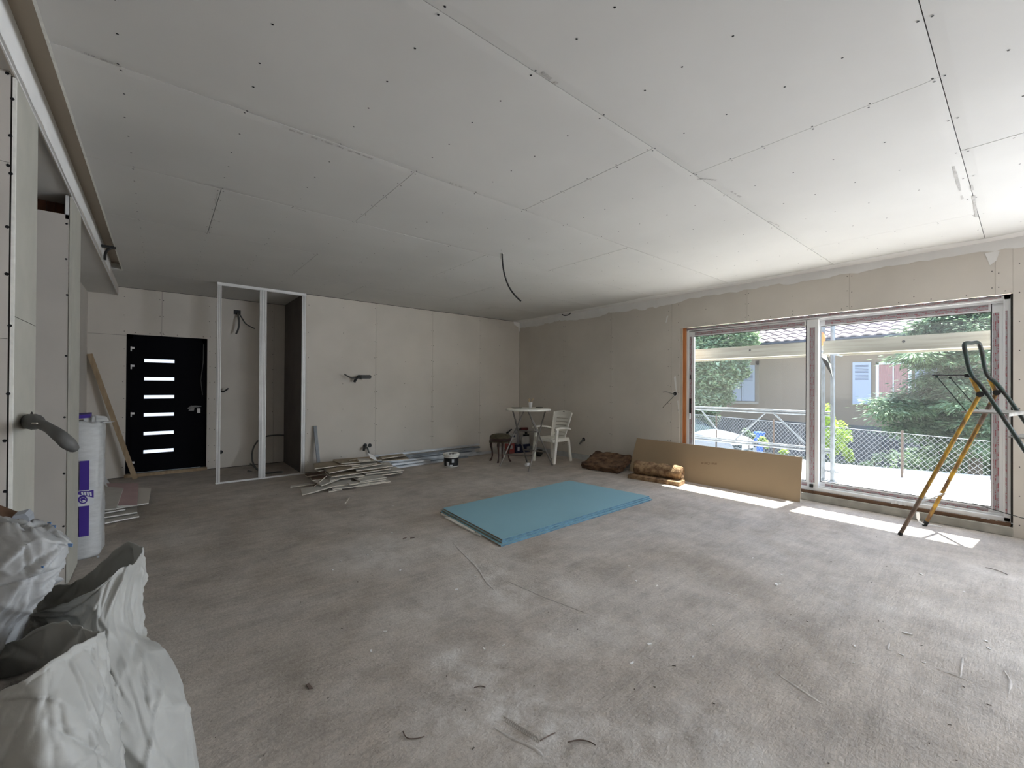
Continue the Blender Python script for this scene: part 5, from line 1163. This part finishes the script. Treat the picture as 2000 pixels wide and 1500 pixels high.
# ---- metal profiles along the back wall
def channel(p, q, label, w_=.05, h_=.035, m=None):
    p = V(p); q = V(q); mb = MB(); d = (q - p).normalized(); a = d.cross(V((0, 0, 1))).normalized(); t = .0018
    mb.beam(p + V((0, 0, t)), q + V((0, 0, t)), w_, t * 2)
    for s_ in (-1, 1): mb.beam(p + a * s_ * w_ / 2 + V((0, 0, h_ / 2)), q + a * s_ * w_ / 2 + V((0, 0, h_ / 2)), t, h_)
    return tag(mb.build('steel_channel', m or M['steel']), label, 'steel profile', 'steel channels along the back wall')
CH = [((2.95, 7.375, .150), (5.22, 7.39, .175), .05, .03, 'uppermost steel channel of the bundle, right against the back wall'),
      ((2.92, 7.30, .100), (5.18, 7.32, .128), .045, .03, 'steel channel just below the uppermost one along the back wall'),
      ((2.95, 7.385, .052), (5.10, 7.395, .075), .05, .03, 'middle steel channel of the bundle close to the back wall'),
      ((2.90, 7.31, .050), (4.95, 7.30, .060), .045, .028, 'middle steel channel lying in front of the one by the wall'),
      ((2.80, 7.225, .050), (5.00, 7.20, .052), .05, .03, 'steel channel on top of the front row, ending behind the paint bucket'),
      ((2.95, 7.36, .001), (5.30, 7.385, .001), .05, .03, 'steel channel on the floor tight against the back wall'),
      ((2.70, 7.14, .001), (5.60, 7.27, .001), .055, .045, 'longest pale steel channel reaching behind the stool'),
      ((2.75, 7.02, .001), (4.75, 7.13, .001), .05, .03, 'steel channel on the floor in front of the longest one'),
      ((2.80, 6.90, .001), (4.10, 7.00, .001), .05, .03, 'foremost low steel channel lying on the floor'),
      ((2.72, 6.97, .055), (3.85, 7.02, .035), .055, .03, 'bright steel channel sticking out from under the plasterboard heap')]
for i, (a, b_, w_, h_, lab) in enumerate(CH): channel(a, b_, lab, w_, h_, M['steel_d'] if i in (1, 3, 5, 7) else None)
mb = MB(); p, q = V((1.99, 7.22, 0)), V((1.96, 7.40, .76)); ls = thing('steel_stud', (1.99, 7.3, 0), 'short steel stud leaning upright on the back wall right of the closet frame', 'steel profile'); stud('stud_profile', p, q, .045, .03, ls, M['steel_d'], V((0, 1, 0)).normalized())

# ---- heap of plasterboard scraps
M['scrap_brown'] = mat('scrap_kraft', (.34, .28, .20), .9, var=.1, scale=4); M['scrap_edge'] = mat('scrap_edge', (.62, .575, .49), .95, var=.15, scale=30)
rh = random.Random(17); DEF = '?'; labs = []
OL = ['lowest long grey offcut at the front right of the heap', 'lowest short grey offcut at the front of the heap', 'thin offcut lying alone at the far left foot of the heap', 'second lowest grey offcut at the front right of the heap',
 '?', 'small grey offcut low in the front middle of the heap', 'third grey offcut up at the front right of the heap', 'fourth grey offcut up, its left end broken, front right of the heap', 'sagging grey offcut slanting down to the left front of the heap',
 'snapped white-edged scrap at the front centre of the heap', '?', 'grey offcut reaching farthest right at the foot of the heap', 'broad grey offcut in the lower right of the heap', 'long brown-faced offcut across the middle of the heap', 'small grey scrap on the left side of the heap',
 'straight grey offcut in the middle right of the heap', 'bowed brown-faced offcut running up to the right in the heap', 'short grey offcut under the top sheets of the heap', 'small brown-faced offcut at the upper left edge of the heap', '?',
 'brown-faced offcut high at the right end of the heap', '?', '?', '?', '?', 'short dark scrap at the back left of the heap', 'short dark scrap at the lower left of the heap', '?', '?']
def offcut(e, z, depth, m=None, th=.0125, label=DEF, tilt=0.0, taperd=1.0):
    """e = front edge polyline in the picture's floor frame; board runs back by depth"""
    P = [onz(u, v, zz) for (u, v), zz in zip(e, z)]; back = V((.12 + rh.uniform(-.15, .15), 1, 0)).normalized(); mb = MB(); n_ = len(P)
    Pb = [p + back * depth * (taperd if i == n_ - 1 else 1) + V((0, 0, tilt)) for i, p in enumerate(P)]
    for p in Pb: p.y = min(p.y, YM - .03)
    dn = V((0, 0, -th)); al = P + Pb + [p + dn for p in P] + [p + dn for p in Pb]
    for p in al: p.z = max(p.z, .0005)
    mb.add(al, [(i, i + 1, n_ + i + 1, n_ + i) for i in range(n_ - 1)], 0)
    mb.add(al, [(2 * n_ + i, 2 * n_ + i + 1, i + 1, i) for i in range(n_ - 1)] + [(0, n_, 3 * n_, 2 * n_), (n_ - 1, 3 * n_ - 1, 4 * n_ - 1, 2 * n_ - 1)] + [(n_ + i, n_ + i + 1, 3 * n_ + i + 1, 3 * n_ + i) for i in range(n_ - 1)] + [(3 * n_ + i, 3 * n_ + i + 1, 2 * n_ + i + 1, 2 * n_ + i) for i in range(n_ - 1)], 1)
    labs.append(1); return tag(mb.build('plasterboard_offcut', [m or M['board_g'], M['scrap_edge']]), label if label != DEF else OL[len(labs) - 1], 'offcut', 'plasterboard offcuts in the heap before the back wall')
g_ = M['board_g']; br = M['scrap_brown']
offcut([(695, 950), (763, 940)], [.013, .013], .5); offcut([(642, 960), (668, 955)], [.013, .013], .35); offcut([(567, 951), (614, 945)], [.02, .02], .10); offcut([(700, 947), (753, 939.5)], [.03, .03], .45)
offcut([(590, 966), (612, 961), (653, 949), (690, 944)], [.013, .03, .055, .06], .35, g_, label='long grey offcut whose bent tip points to the left out of the heap'); offcut([(650, 955), (685, 951), (700, 948)], [.04, .04, .04], .3)
offcut([(702, 942.5), (754, 936)], [.05, .05], .4); offcut([(704, 940), (755, 931.5)], [.068, .068], .4); offcut([(628, 948), (645, 942), (665, 934), (712, 928.5)], [.07, .085, .10, .10], .4); offcut([(683, 946), (702, 943)], [.075, .075], .12)
offcut([(612, 951), (638, 929)], [.03, .14], .05, M['wood_dark'], label='dark strip leaning diagonally on the left of the heap')
offcut([(715, 926), (789, 918)], [.10, .09], .35); offcut([(700, 934), (786, 922)], [.075, .05], .4); offcut([(647, 931), (720, 921), (764, 914.5)], [.135, .13, .13], .4, br); offcut([(645, 939), (655, 936)], [.1, .1], .3)
offcut([(696, 919), (768, 910)], [.16, .16], .4); offcut([(643, 923.5), (680, 916), (747, 905.5)], [.18, .19, .20], .35, br); offcut([(688, 912), (737, 905)], [.20, .205], .3)
offcut([(622, 920), (654, 912)], [.17, .17], .25, br); offcut([(615, 915), (660, 909), (704, 906)], [.21, .215, .22], .45, br, label='brown-faced offcut near the top left of the heap')
offcut([(747, 900), (800, 896)], [.18, .16], .35, br); offcut([(666, 905), (746, 898)], [.245, .24], .42, br, label='large brown-faced offcut on top of the heap')
offcut([(746, 895), (792, 889)], [.24, .20], .22, br, label='brown-faced offcut on the steel channels at the right of the heap')
offcut([(701, 898.5), (724, 898)], [.275, .275], .14, th=.024, label='small pale block of plasterboard on top of the heap'); offcut([(682, 898), (696, 897)], [.262, .262], .06, br, label='small brown scrap on top of the heap', th=.015)
mb = MB(); a = onz(728, 893, .30); mb.beam(a + V((-.06, 0, .035)), a + V((.06, .03, -.03)), .12, .012, (0, -.5, 1)); tag(mb.build('plasterboard_offcut', M['compound']), 'square pale grey piece tilted on top of the heap below the double outlet', 'offcut', 'plasterboard offcuts in the heap before the back wall')
offcut([(600, 930), (640, 924)], [.05, .05], .2, M['wood_dark']); offcut([(610, 938), (650, 933)], [.09, .09], .22, M['wood_dark'])
mb = MB(); a = onz(674, 983, .004); b_ = onz(682, 972, .004); mb.beam(a, b_, .012, .008); tag(mb.build('wood_sliver', M['scrap_edge']), 'pale sliver lying alone on the floor before the heap', 'sliver')

# ---- small litter on the floor
mb = MB(); rd = random.Random(8)
def chip(p, s, mbx): 
    a = rd.uniform(0, 6.28); c_, s_ = math.cos(a), math.sin(a); l = s * rd.uniform(.6, 2.2); w_ = s * rd.uniform(.4, .9)
    mbx.prism([p + V((c_ * l - s_ * w_, s_ * l + c_ * w_, 0)), p + V((-c_ * l - s_ * w_ * .6, -s_ * l + c_ * w_ * .6, 0)), p + V((-c_ * l * .8 + s_ * w_, -s_ * l * .8 - c_ * w_, 0)), p + V((c_ * l * .7 + s_ * w_ * .7, s_ * l * .7 - c_ * w_ * .7, 0))], (0, 0, s * .5))
for k in range(70):
    u = rd.uniform(300, 1990); v = rd.uniform(930, 1495) ; p = onz(u, v, .0005)
    if not (p.x < 6.3 and p.y < 7.3 and not (2.2 < p.x < 4.9 and 2.9 < p.y < 4.4) and p.x > -.2): continue
    chip(p, rd.uniform(.002, .0045), mb)
mb.build('floor_grit', mat('dark_grit', (.15, .13, .11), .9), floor, kind='stuff')
mb = MB()
for k in range(60):
    u = rd.uniform(560, 1960); v = rd.uniform(935, 1300) ; p = onz(u, v, .0005)
    if not (p.x < 6.3 and p.y < 7.2 and not (2.2 < p.x < 4.9 and 2.9 < p.y < 4.4)): continue
    chip(p, rd.uniform(.004, .009), mb)
mb.build('plaster_crumbs', M['compound'], floor, kind='stuff')
# ridges and gouges in the screed
def ridge(pts, w_, h_, m, name):
    P = [onz(u, v, 0) for u, v in pts]; P = smooth_path(P, 5); mb = MB(); vs_ = []; r6 = random.Random(len(pts) * 7 + int(pts[0][0]))
    for i, p in enumerate(P):
        d = (P[min(i + 1, len(P) - 1)] - P[max(0, i - 1)]).normalized(); n_ = V((-d.y, d.x, 0)); e = math.sin(PI * i / (len(P) - 1)) ** .5; ww = w_ * e * r6.uniform(.5, 1.3); vs_ += [p - n_ * ww, p + n_ * ww * .1 + V((0, 0, h_ * e * r6.uniform(.6, 1.2))), p + n_ * ww + V((0, 0, 0))]
    mb.add(vs_, [(3 * i + k, 3 * i + k + 1, 3 * i + k + 4, 3 * i + k + 3) for i in range(len(P) - 1) for k in range(2)]); return mb.build(name, m, floor, kind='stuff', normals=False, smooth=True)
rm = mat('screed_ridge', (.50, .47, .44), .9, var=.12, scale=30)
for pts, w_ in ((((884, 1060), (905, 1082), (932, 1110), (948, 1135), (966, 1153)), .010), (((1515, 1314), (1550, 1338), (1580, 1358), (1607, 1376)), .008), (((1828, 1306), (1860, 1318), (1892, 1330)), .007), (((1880, 1282), (1875, 1325)), .008), (((965, 1422), (1005, 1445), (1040, 1460), (1062, 1478)), .010), (((1737, 1255), (1734, 1268), (1742, 1272)), .008),
                 (((1960, 1308), (1972, 1330), (1970, 1355)), .007), (((990, 1135), (1060, 1165), (1150, 1200)), .006)): ridge(pts, w_, .005, rm, 'screed_ridge')
dkm = mat('dark_offcut_wire', (.16, .12, .10), .8)
for i, (pts, lab) in enumerate(((((787, 1428), (795, 1441), (815, 1442), (829, 1438)), 'thin dark curved wire scrap on the floor, bottom centre-left'), (((1110, 1449), (1130, 1445), (1150, 1448), (1163, 1455)), 'thin curved wire scrap on the floor, bottom centre-right'), (((1055, 1447), (1070, 1438), (1085, 1431)), 'short brown twig lying on the pale plaster smear'), (((926, 1343), (938, 1340), (948, 1342)), 'tiny curved wire scrap above the plaster smear'), (((1925, 1108), (1945, 1113), (1968, 1122)), 'thin dark twig on the floor at far right near the ladder'))):
    cable('wire_scrap', lab, [onz(u, v, .004) for u, v in pts], .0022, dkm, 'scrap')
for u, v, m_, lab in ((604, 1342, dkm, 'small dark screw anchor lying alone on the left floor'), (790, 1052, dkm, 'dark flattened chip near the left corner of the blue sheets'), (806, 1051, dkm, 'second dark chip near the left corner of the blue sheets'), (1772, 1238, M['compound'], 'small white plastic wedge on the right floor'), (1516, 1142, M['compound'], 'pale plaster chip on the floor before the sunlit strip')):
    mb = MB(); chip(onz(u, v, .0005), .012, mb); tag(mb.build('floor_chip', m_), lab, 'chip')
# footprint-like grooves in the plaster smear
mb = MB()
for k in range(16):
    c0 = onz(985 + k * 4.2, 1404 + k * 2.6, .001); a = c0 + V((.0, .012, 0)); mb.tube([c0 + V((-.006, -.022, 0)), c0 + V((.004, -.004, .0)), c0 + V((.010, .018, -.001))], .0014, 5)
mb.build('sole_print', rm, floor, kind='stuff')

# ---- rubble sacks
def wovenmat(name, c, tr=.25):
    m = mat(name, c, .5, var=.06, scale=5, bump=.4, bscale=38, dist=.005); n = m.node_tree; b = n.nodes['Principled BSDF']; t = n.nodes.new('ShaderNodeBsdfTranslucent'); t.inputs[0].default_value = (*c, 1)
    mx = n.nodes.new('ShaderNodeMixShader'); mx.inputs[0].default_value = tr; n.links.new(b.outputs[0], mx.inputs[1]); n.links.new(t.outputs[0], mx.inputs[2]); n.links.new(mx.outputs[0], n.nodes['Material Output'].inputs[0]); return m
M['sack'] = wovenmat('white_woven_sack', (.55, .55, .52)); M['sack2'] = wovenmat('thin_white_plastic', (.60, .61, .61), .35)
M['rubble'] = mat('rubble', (.22, .20, .18), .95, c2=(.10, .09, .08), scale=20, bump=1, bscale=30, dist=.02)
def ridged(p): return (1 - abs(noise.noise(p)) * 2)
def sack(name, label, cols, m, amp=.02, sd=0, nu=22, nv=24, closed_top=None, fill=None, thick=True):
    P = [[ond(u, v, D) for u, v, D in c] for c in cols]; nc = len(P); nr = len(P[0])
    def cr(a, b, c, d, t): return .5 * ((2 * b) + (c - a) * t + (2 * a - 5 * b + 4 * c - d) * t * t + (3 * b - a - 3 * c + d) * t ** 3)
    G = []                          # around
    for i in range(nc):
        for k in range(nu):
            t = k / nu; col = [cr(P[i - 1][r], P[i][r], P[(i + 1) % nc][r], P[(i + 2) % nc][r], t) for r in range(nr)]
            line = []
            for r in range(nr - 1):
                for q in range(nv): line.append(cr(col[max(r - 1, 0)], col[r], col[r + 1], col[min(r + 2, nr - 1)], q / nv))
            line.append(col[-1]); G.append(line)
    A = len(G); B = len(G[0]); cen = [sum((G[i][j] for i in range(A)), V()) / A for j in range(B)]
    # creases: sharp-crested folds laid over the cloth, most of them slanting down from the mouth
    rk = random.Random(int(sd * 10)); PER = 1.9; FO = []
    for k in range(170):
        a0 = rk.uniform(0, PER); h0 = rk.uniform(.05, 1.0); an = rk.choice((rk.gauss(PI / 2, .35), rk.gauss(.9, .3), rk.gauss(2.3, .3), rk.uniform(0, PI))); ln = rk.uniform(.06, .30)
        FO.append((a0, h0, math.cos(an), math.sin(an), ln, rk.uniform(.006, .022), rk.choice((1, 1, -1)) * rk.uniform(.25, 1.0) * (.5 + ln * 2.4)))
    hs = .75; vs_ = []
    for i in range(A):
        pa = i / A * PER
        for j in range(B):
            p = G[i][j]; n_ = p - cen[j]; n_.z *= .2; n_ = n_.normalized() if n_.length > 1e-6 else V((0, 0, 1)); h = j / (B - 1) * hs
            s1 = V((p.x * 5 + sd, p.y * 5, p.z * 2.2)); s3 = V((p.x * 24 - p.z * 10 + sd, p.y * 24 + p.z * 9, p.z * 12))
            e = (ridged(s1) - .5) * amp * .9 + (ridged(s3) - .55) * amp * .16
            for a0, h0, c_, s_, ln, wd_, am in FO:
                da = pa - a0; da = da - PER if da > PER / 2 else (da + PER if da < -PER / 2 else da); dh = h - h0 * hs
                if abs(da) > .34 or abs(dh) > .34: continue
                al = da * c_ + dh * s_; ac = -da * s_ + dh * c_
                if abs(al) < ln:
                    f_ = 1 - (al / ln) ** 2; w2 = wd_ * (.6 + f_); q = abs(ac) / w2
                    if q < 4: e += am * amp * f_ * math.exp(-q if ac > 0 else -q * 2.2)
            fade = .6 if j / (B - 1) > .95 else 1
            vs_.append(p + n_ * e * fade + V((0, 0, (noise.noise(s3 * 1.3) * amp * .4) if j / (B - 1) > .93 else 0)))
    for q in vs_: q.z = max(q.z, .003)
    mb = MB(); mb.add(vs_, [(i * B + j, ((i + 1) % A) * B + j, ((i + 1) % A) * B + j + 1, i * B + j + 1) for i in range(A) for j in range(B - 1)])
    if closed_top is not None:
        c0 = ond(*closed_top); o = len(mb.v); top = [i * B + B - 1 for i in range(A)]; prev = top; S = 9
        for s_ in range(1, S):
            t = s_ / S; cur = []
            for i in range(A):
                e_ = mb.v[top[i]]; p = e_.lerp(c0, t); q = V((p.x * 16 + sd, p.y * 16, t * 2)); p = p + V((0, 0, (ridged(q) - .5) * amp * 2.2 * math.sin(PI * min(1, t * 1.2)) + .02 * math.sin(PI * t))); cur.append(len(mb.v)); mb.v.append(p)
            for i in range(A): mb.f.append((prev[i], prev[(i + 1) % A], cur[(i + 1) % A], cur[i])); mb.m.append(0)
            prev = cur
        mb.v.append(c0); k = len(mb.v) - 1
        for i in range(A): mb.f.append((prev[i], prev[(i + 1) % A], k)); mb.m.append(0)
    o = thing(name, tuple(V((cen[0].x, cen[0].y, 0))), label, 'sack'); b_ = mb.build('sack_cloth', m, o, smooth=True, normals=False)
    if thick: q = b_.modifiers.new('thick', 'SOLIDIFY'); q.thickness = .002
    if fill is not None:
        fm = MB(); j = int((B - 1) * fill); ring_ = [G[i][j].lerp(cen[j], .06) for i in range(0, A, 3)]; fm.add(ring_ + [cen[j] + V((0, 0, .04))], [(k, (k + 1) % len(ring_), len(ring_)) for k in range(len(ring_))]); fm.build('rubble_fill', M['rubble'], o, normals=False)
    return o
sack('rubble_sack', 'nearest open white woven sack at the bottom left corner', [
 [(235, 1669, 1.30), (232, 1500, 1.28), (212, 1360, 1.28), (196, 1236, 1.30)],
 [(190, 1763, 1.18), (195, 1560, 1.12), (165, 1400, 1.14), (140, 1268, 1.20)],
 [(60, 1860, 1.07), (50, 1600, 1.03), (60, 1430, 1.05), (80, 1306, 1.12)],
 [(-120, 1816, 1.12), (-130, 1600, 1.08), (-100, 1480, 1.10), (-10, 1356, 1.10)],
 [(-260, 1669, 1.30), (-300, 1500, 1.30), (-260, 1400, 1.30), (-180, 1400, 1.22)],
 [(-150, 1560, 1.48), (-200, 1400, 1.48), (-180, 1330, 1.46), (-120, 1292, 1.42)],
 [(0, 1525, 1.54), (0, 1400, 1.54), (0, 1330, 1.52), (0, 1266, 1.48)],
 [(100, 1540, 1.51), (110, 1400, 1.51), (108, 1300, 1.50), (105, 1216, 1.47)],
 [(190, 1590, 1.42), (205, 1420, 1.42), (188, 1310, 1.40), (172, 1232, 1.39)]], M['sack'], .020, 1.7, fill=.70)
sack('rubble_sack', 'large white woven sack with its twisted mouth standing up, behind the nearest sack', [
 [(384, 1480, 1.64), (356, 1345, 1.70), (310, 1270, 1.75), (262, 1222, 1.80), (277, 1074, 1.84)],
 [(372, 1574, 1.45), (310, 1440, 1.50), (275, 1310, 1.58), (240, 1215, 1.68), (262, 1100, 1.74)],
 [(235, 1600, 1.41), (228, 1470, 1.43), (205, 1330, 1.50), (200, 1210, 1.60), (236, 1112, 1.66)],
 [(110, 1574, 1.46), (115, 1450, 1.48), (130, 1320, 1.55), (150, 1215, 1.62), (178, 1156, 1.62)],
 [(-10, 1474, 1.66), (20, 1350, 1.70), (45, 1275, 1.72), (70, 1215, 1.76), (60, 1198, 1.76)],
 [(25, 1400, 1.85), (30, 1310, 1.88), (45, 1250, 1.92), (60, 1200, 1.94), (90, 1148, 1.95)],
 [(135, 1365, 1.95), (135, 1300, 1.98), (150, 1240, 2.0), (155, 1200, 1.99), (158, 1132, 1.98)],
 [(250, 1385, 1.89), (262, 1290, 1.92), (255, 1230, 1.95), (240, 1180, 1.94), (238, 1063, 1.94)],
 [(335, 1420, 1.79), (330, 1310, 1.82), (292, 1250, 1.86), (262, 1205, 1.87), (270, 1066, 1.90)]], M['sack'], .020, 6.1, fill=.62)
sk3 = sack('rubble_sack', 'overfull thin white plastic sack with blue print leaning on the near partition', [
 [(-30, 1500, 1.58), (20, 1245, 1.52), (80, 1160, 1.50), (122, 1105, 1.50), (138, 1060, 1.53)],
 [(-120, 1560, 1.47), (-60, 1300, 1.40), (15, 1180, 1.37), (55, 1110, 1.39), (80, 1052, 1.44)],
 [(-280, 1560, 1.47), (-240, 1300, 1.38), (-150, 1190, 1.36), (-90, 1110, 1.38), (-50, 1046, 1.43)],
 [(-400, 1540, 1.50), (-430, 1300, 1.45), (-360, 1190, 1.45), (-300, 1100, 1.45), (-240, 1050, 1.48)],
 [(-240, 1490, 1.61), (-240, 1260, 1.58), (-180, 1130, 1.58), (-130, 1070, 1.58), (-80, 1022, 1.58)],
 [(-60, 1455, 1.68), (0, 1250, 1.67), (55, 1130, 1.66), (92, 1070, 1.65), (98, 1032, 1.62)]], M['sack2'], .024, 3.9, closed_top=(15, 1042, 1.50))
blue_p = mat('blue_print', (.16, .30, .58), .6)
for u, v, s_, D_ in ((132, 1062, .012, 1.50), (80, 1106, .006, 1.38), (92, 1020, .010, 1.62), (100, 1026, .012, 1.60)):
    p = ond(u, v, D_ - .035); mb = MB(); mb.prism([p, p + _r * s_ * 1.4, p + _r * s_ * 1.2 - _u * s_, p + _r * .002 - _u * s_ * .8], _f * .002); mb.build('blue_print', blue_p, sk3)
tf = wovenmat('torn_grey_film', (.40, .42, .45), .3)
mb = MB(); a = ond(20, 1030, 1.60); b_ = ond(48, 1003, 1.62); mb.prism([a, a + V((.05, 0, -.01)), b_ + V((.01, 0, -.015)), b_, b_ + V((-.03, 0, -.005))], (.01, .02, .012)); mb.build('torn_film', tf, sk3)
mb = MB(); mb.beam(ond(-60, 985, 1.62), ond(40, 1022, 1.62), .06, .035); tag(mb.build('wood_offcut', M['wood_dark']), 'dark brown wood offcut poking out above the plastic sack at left', 'wood')
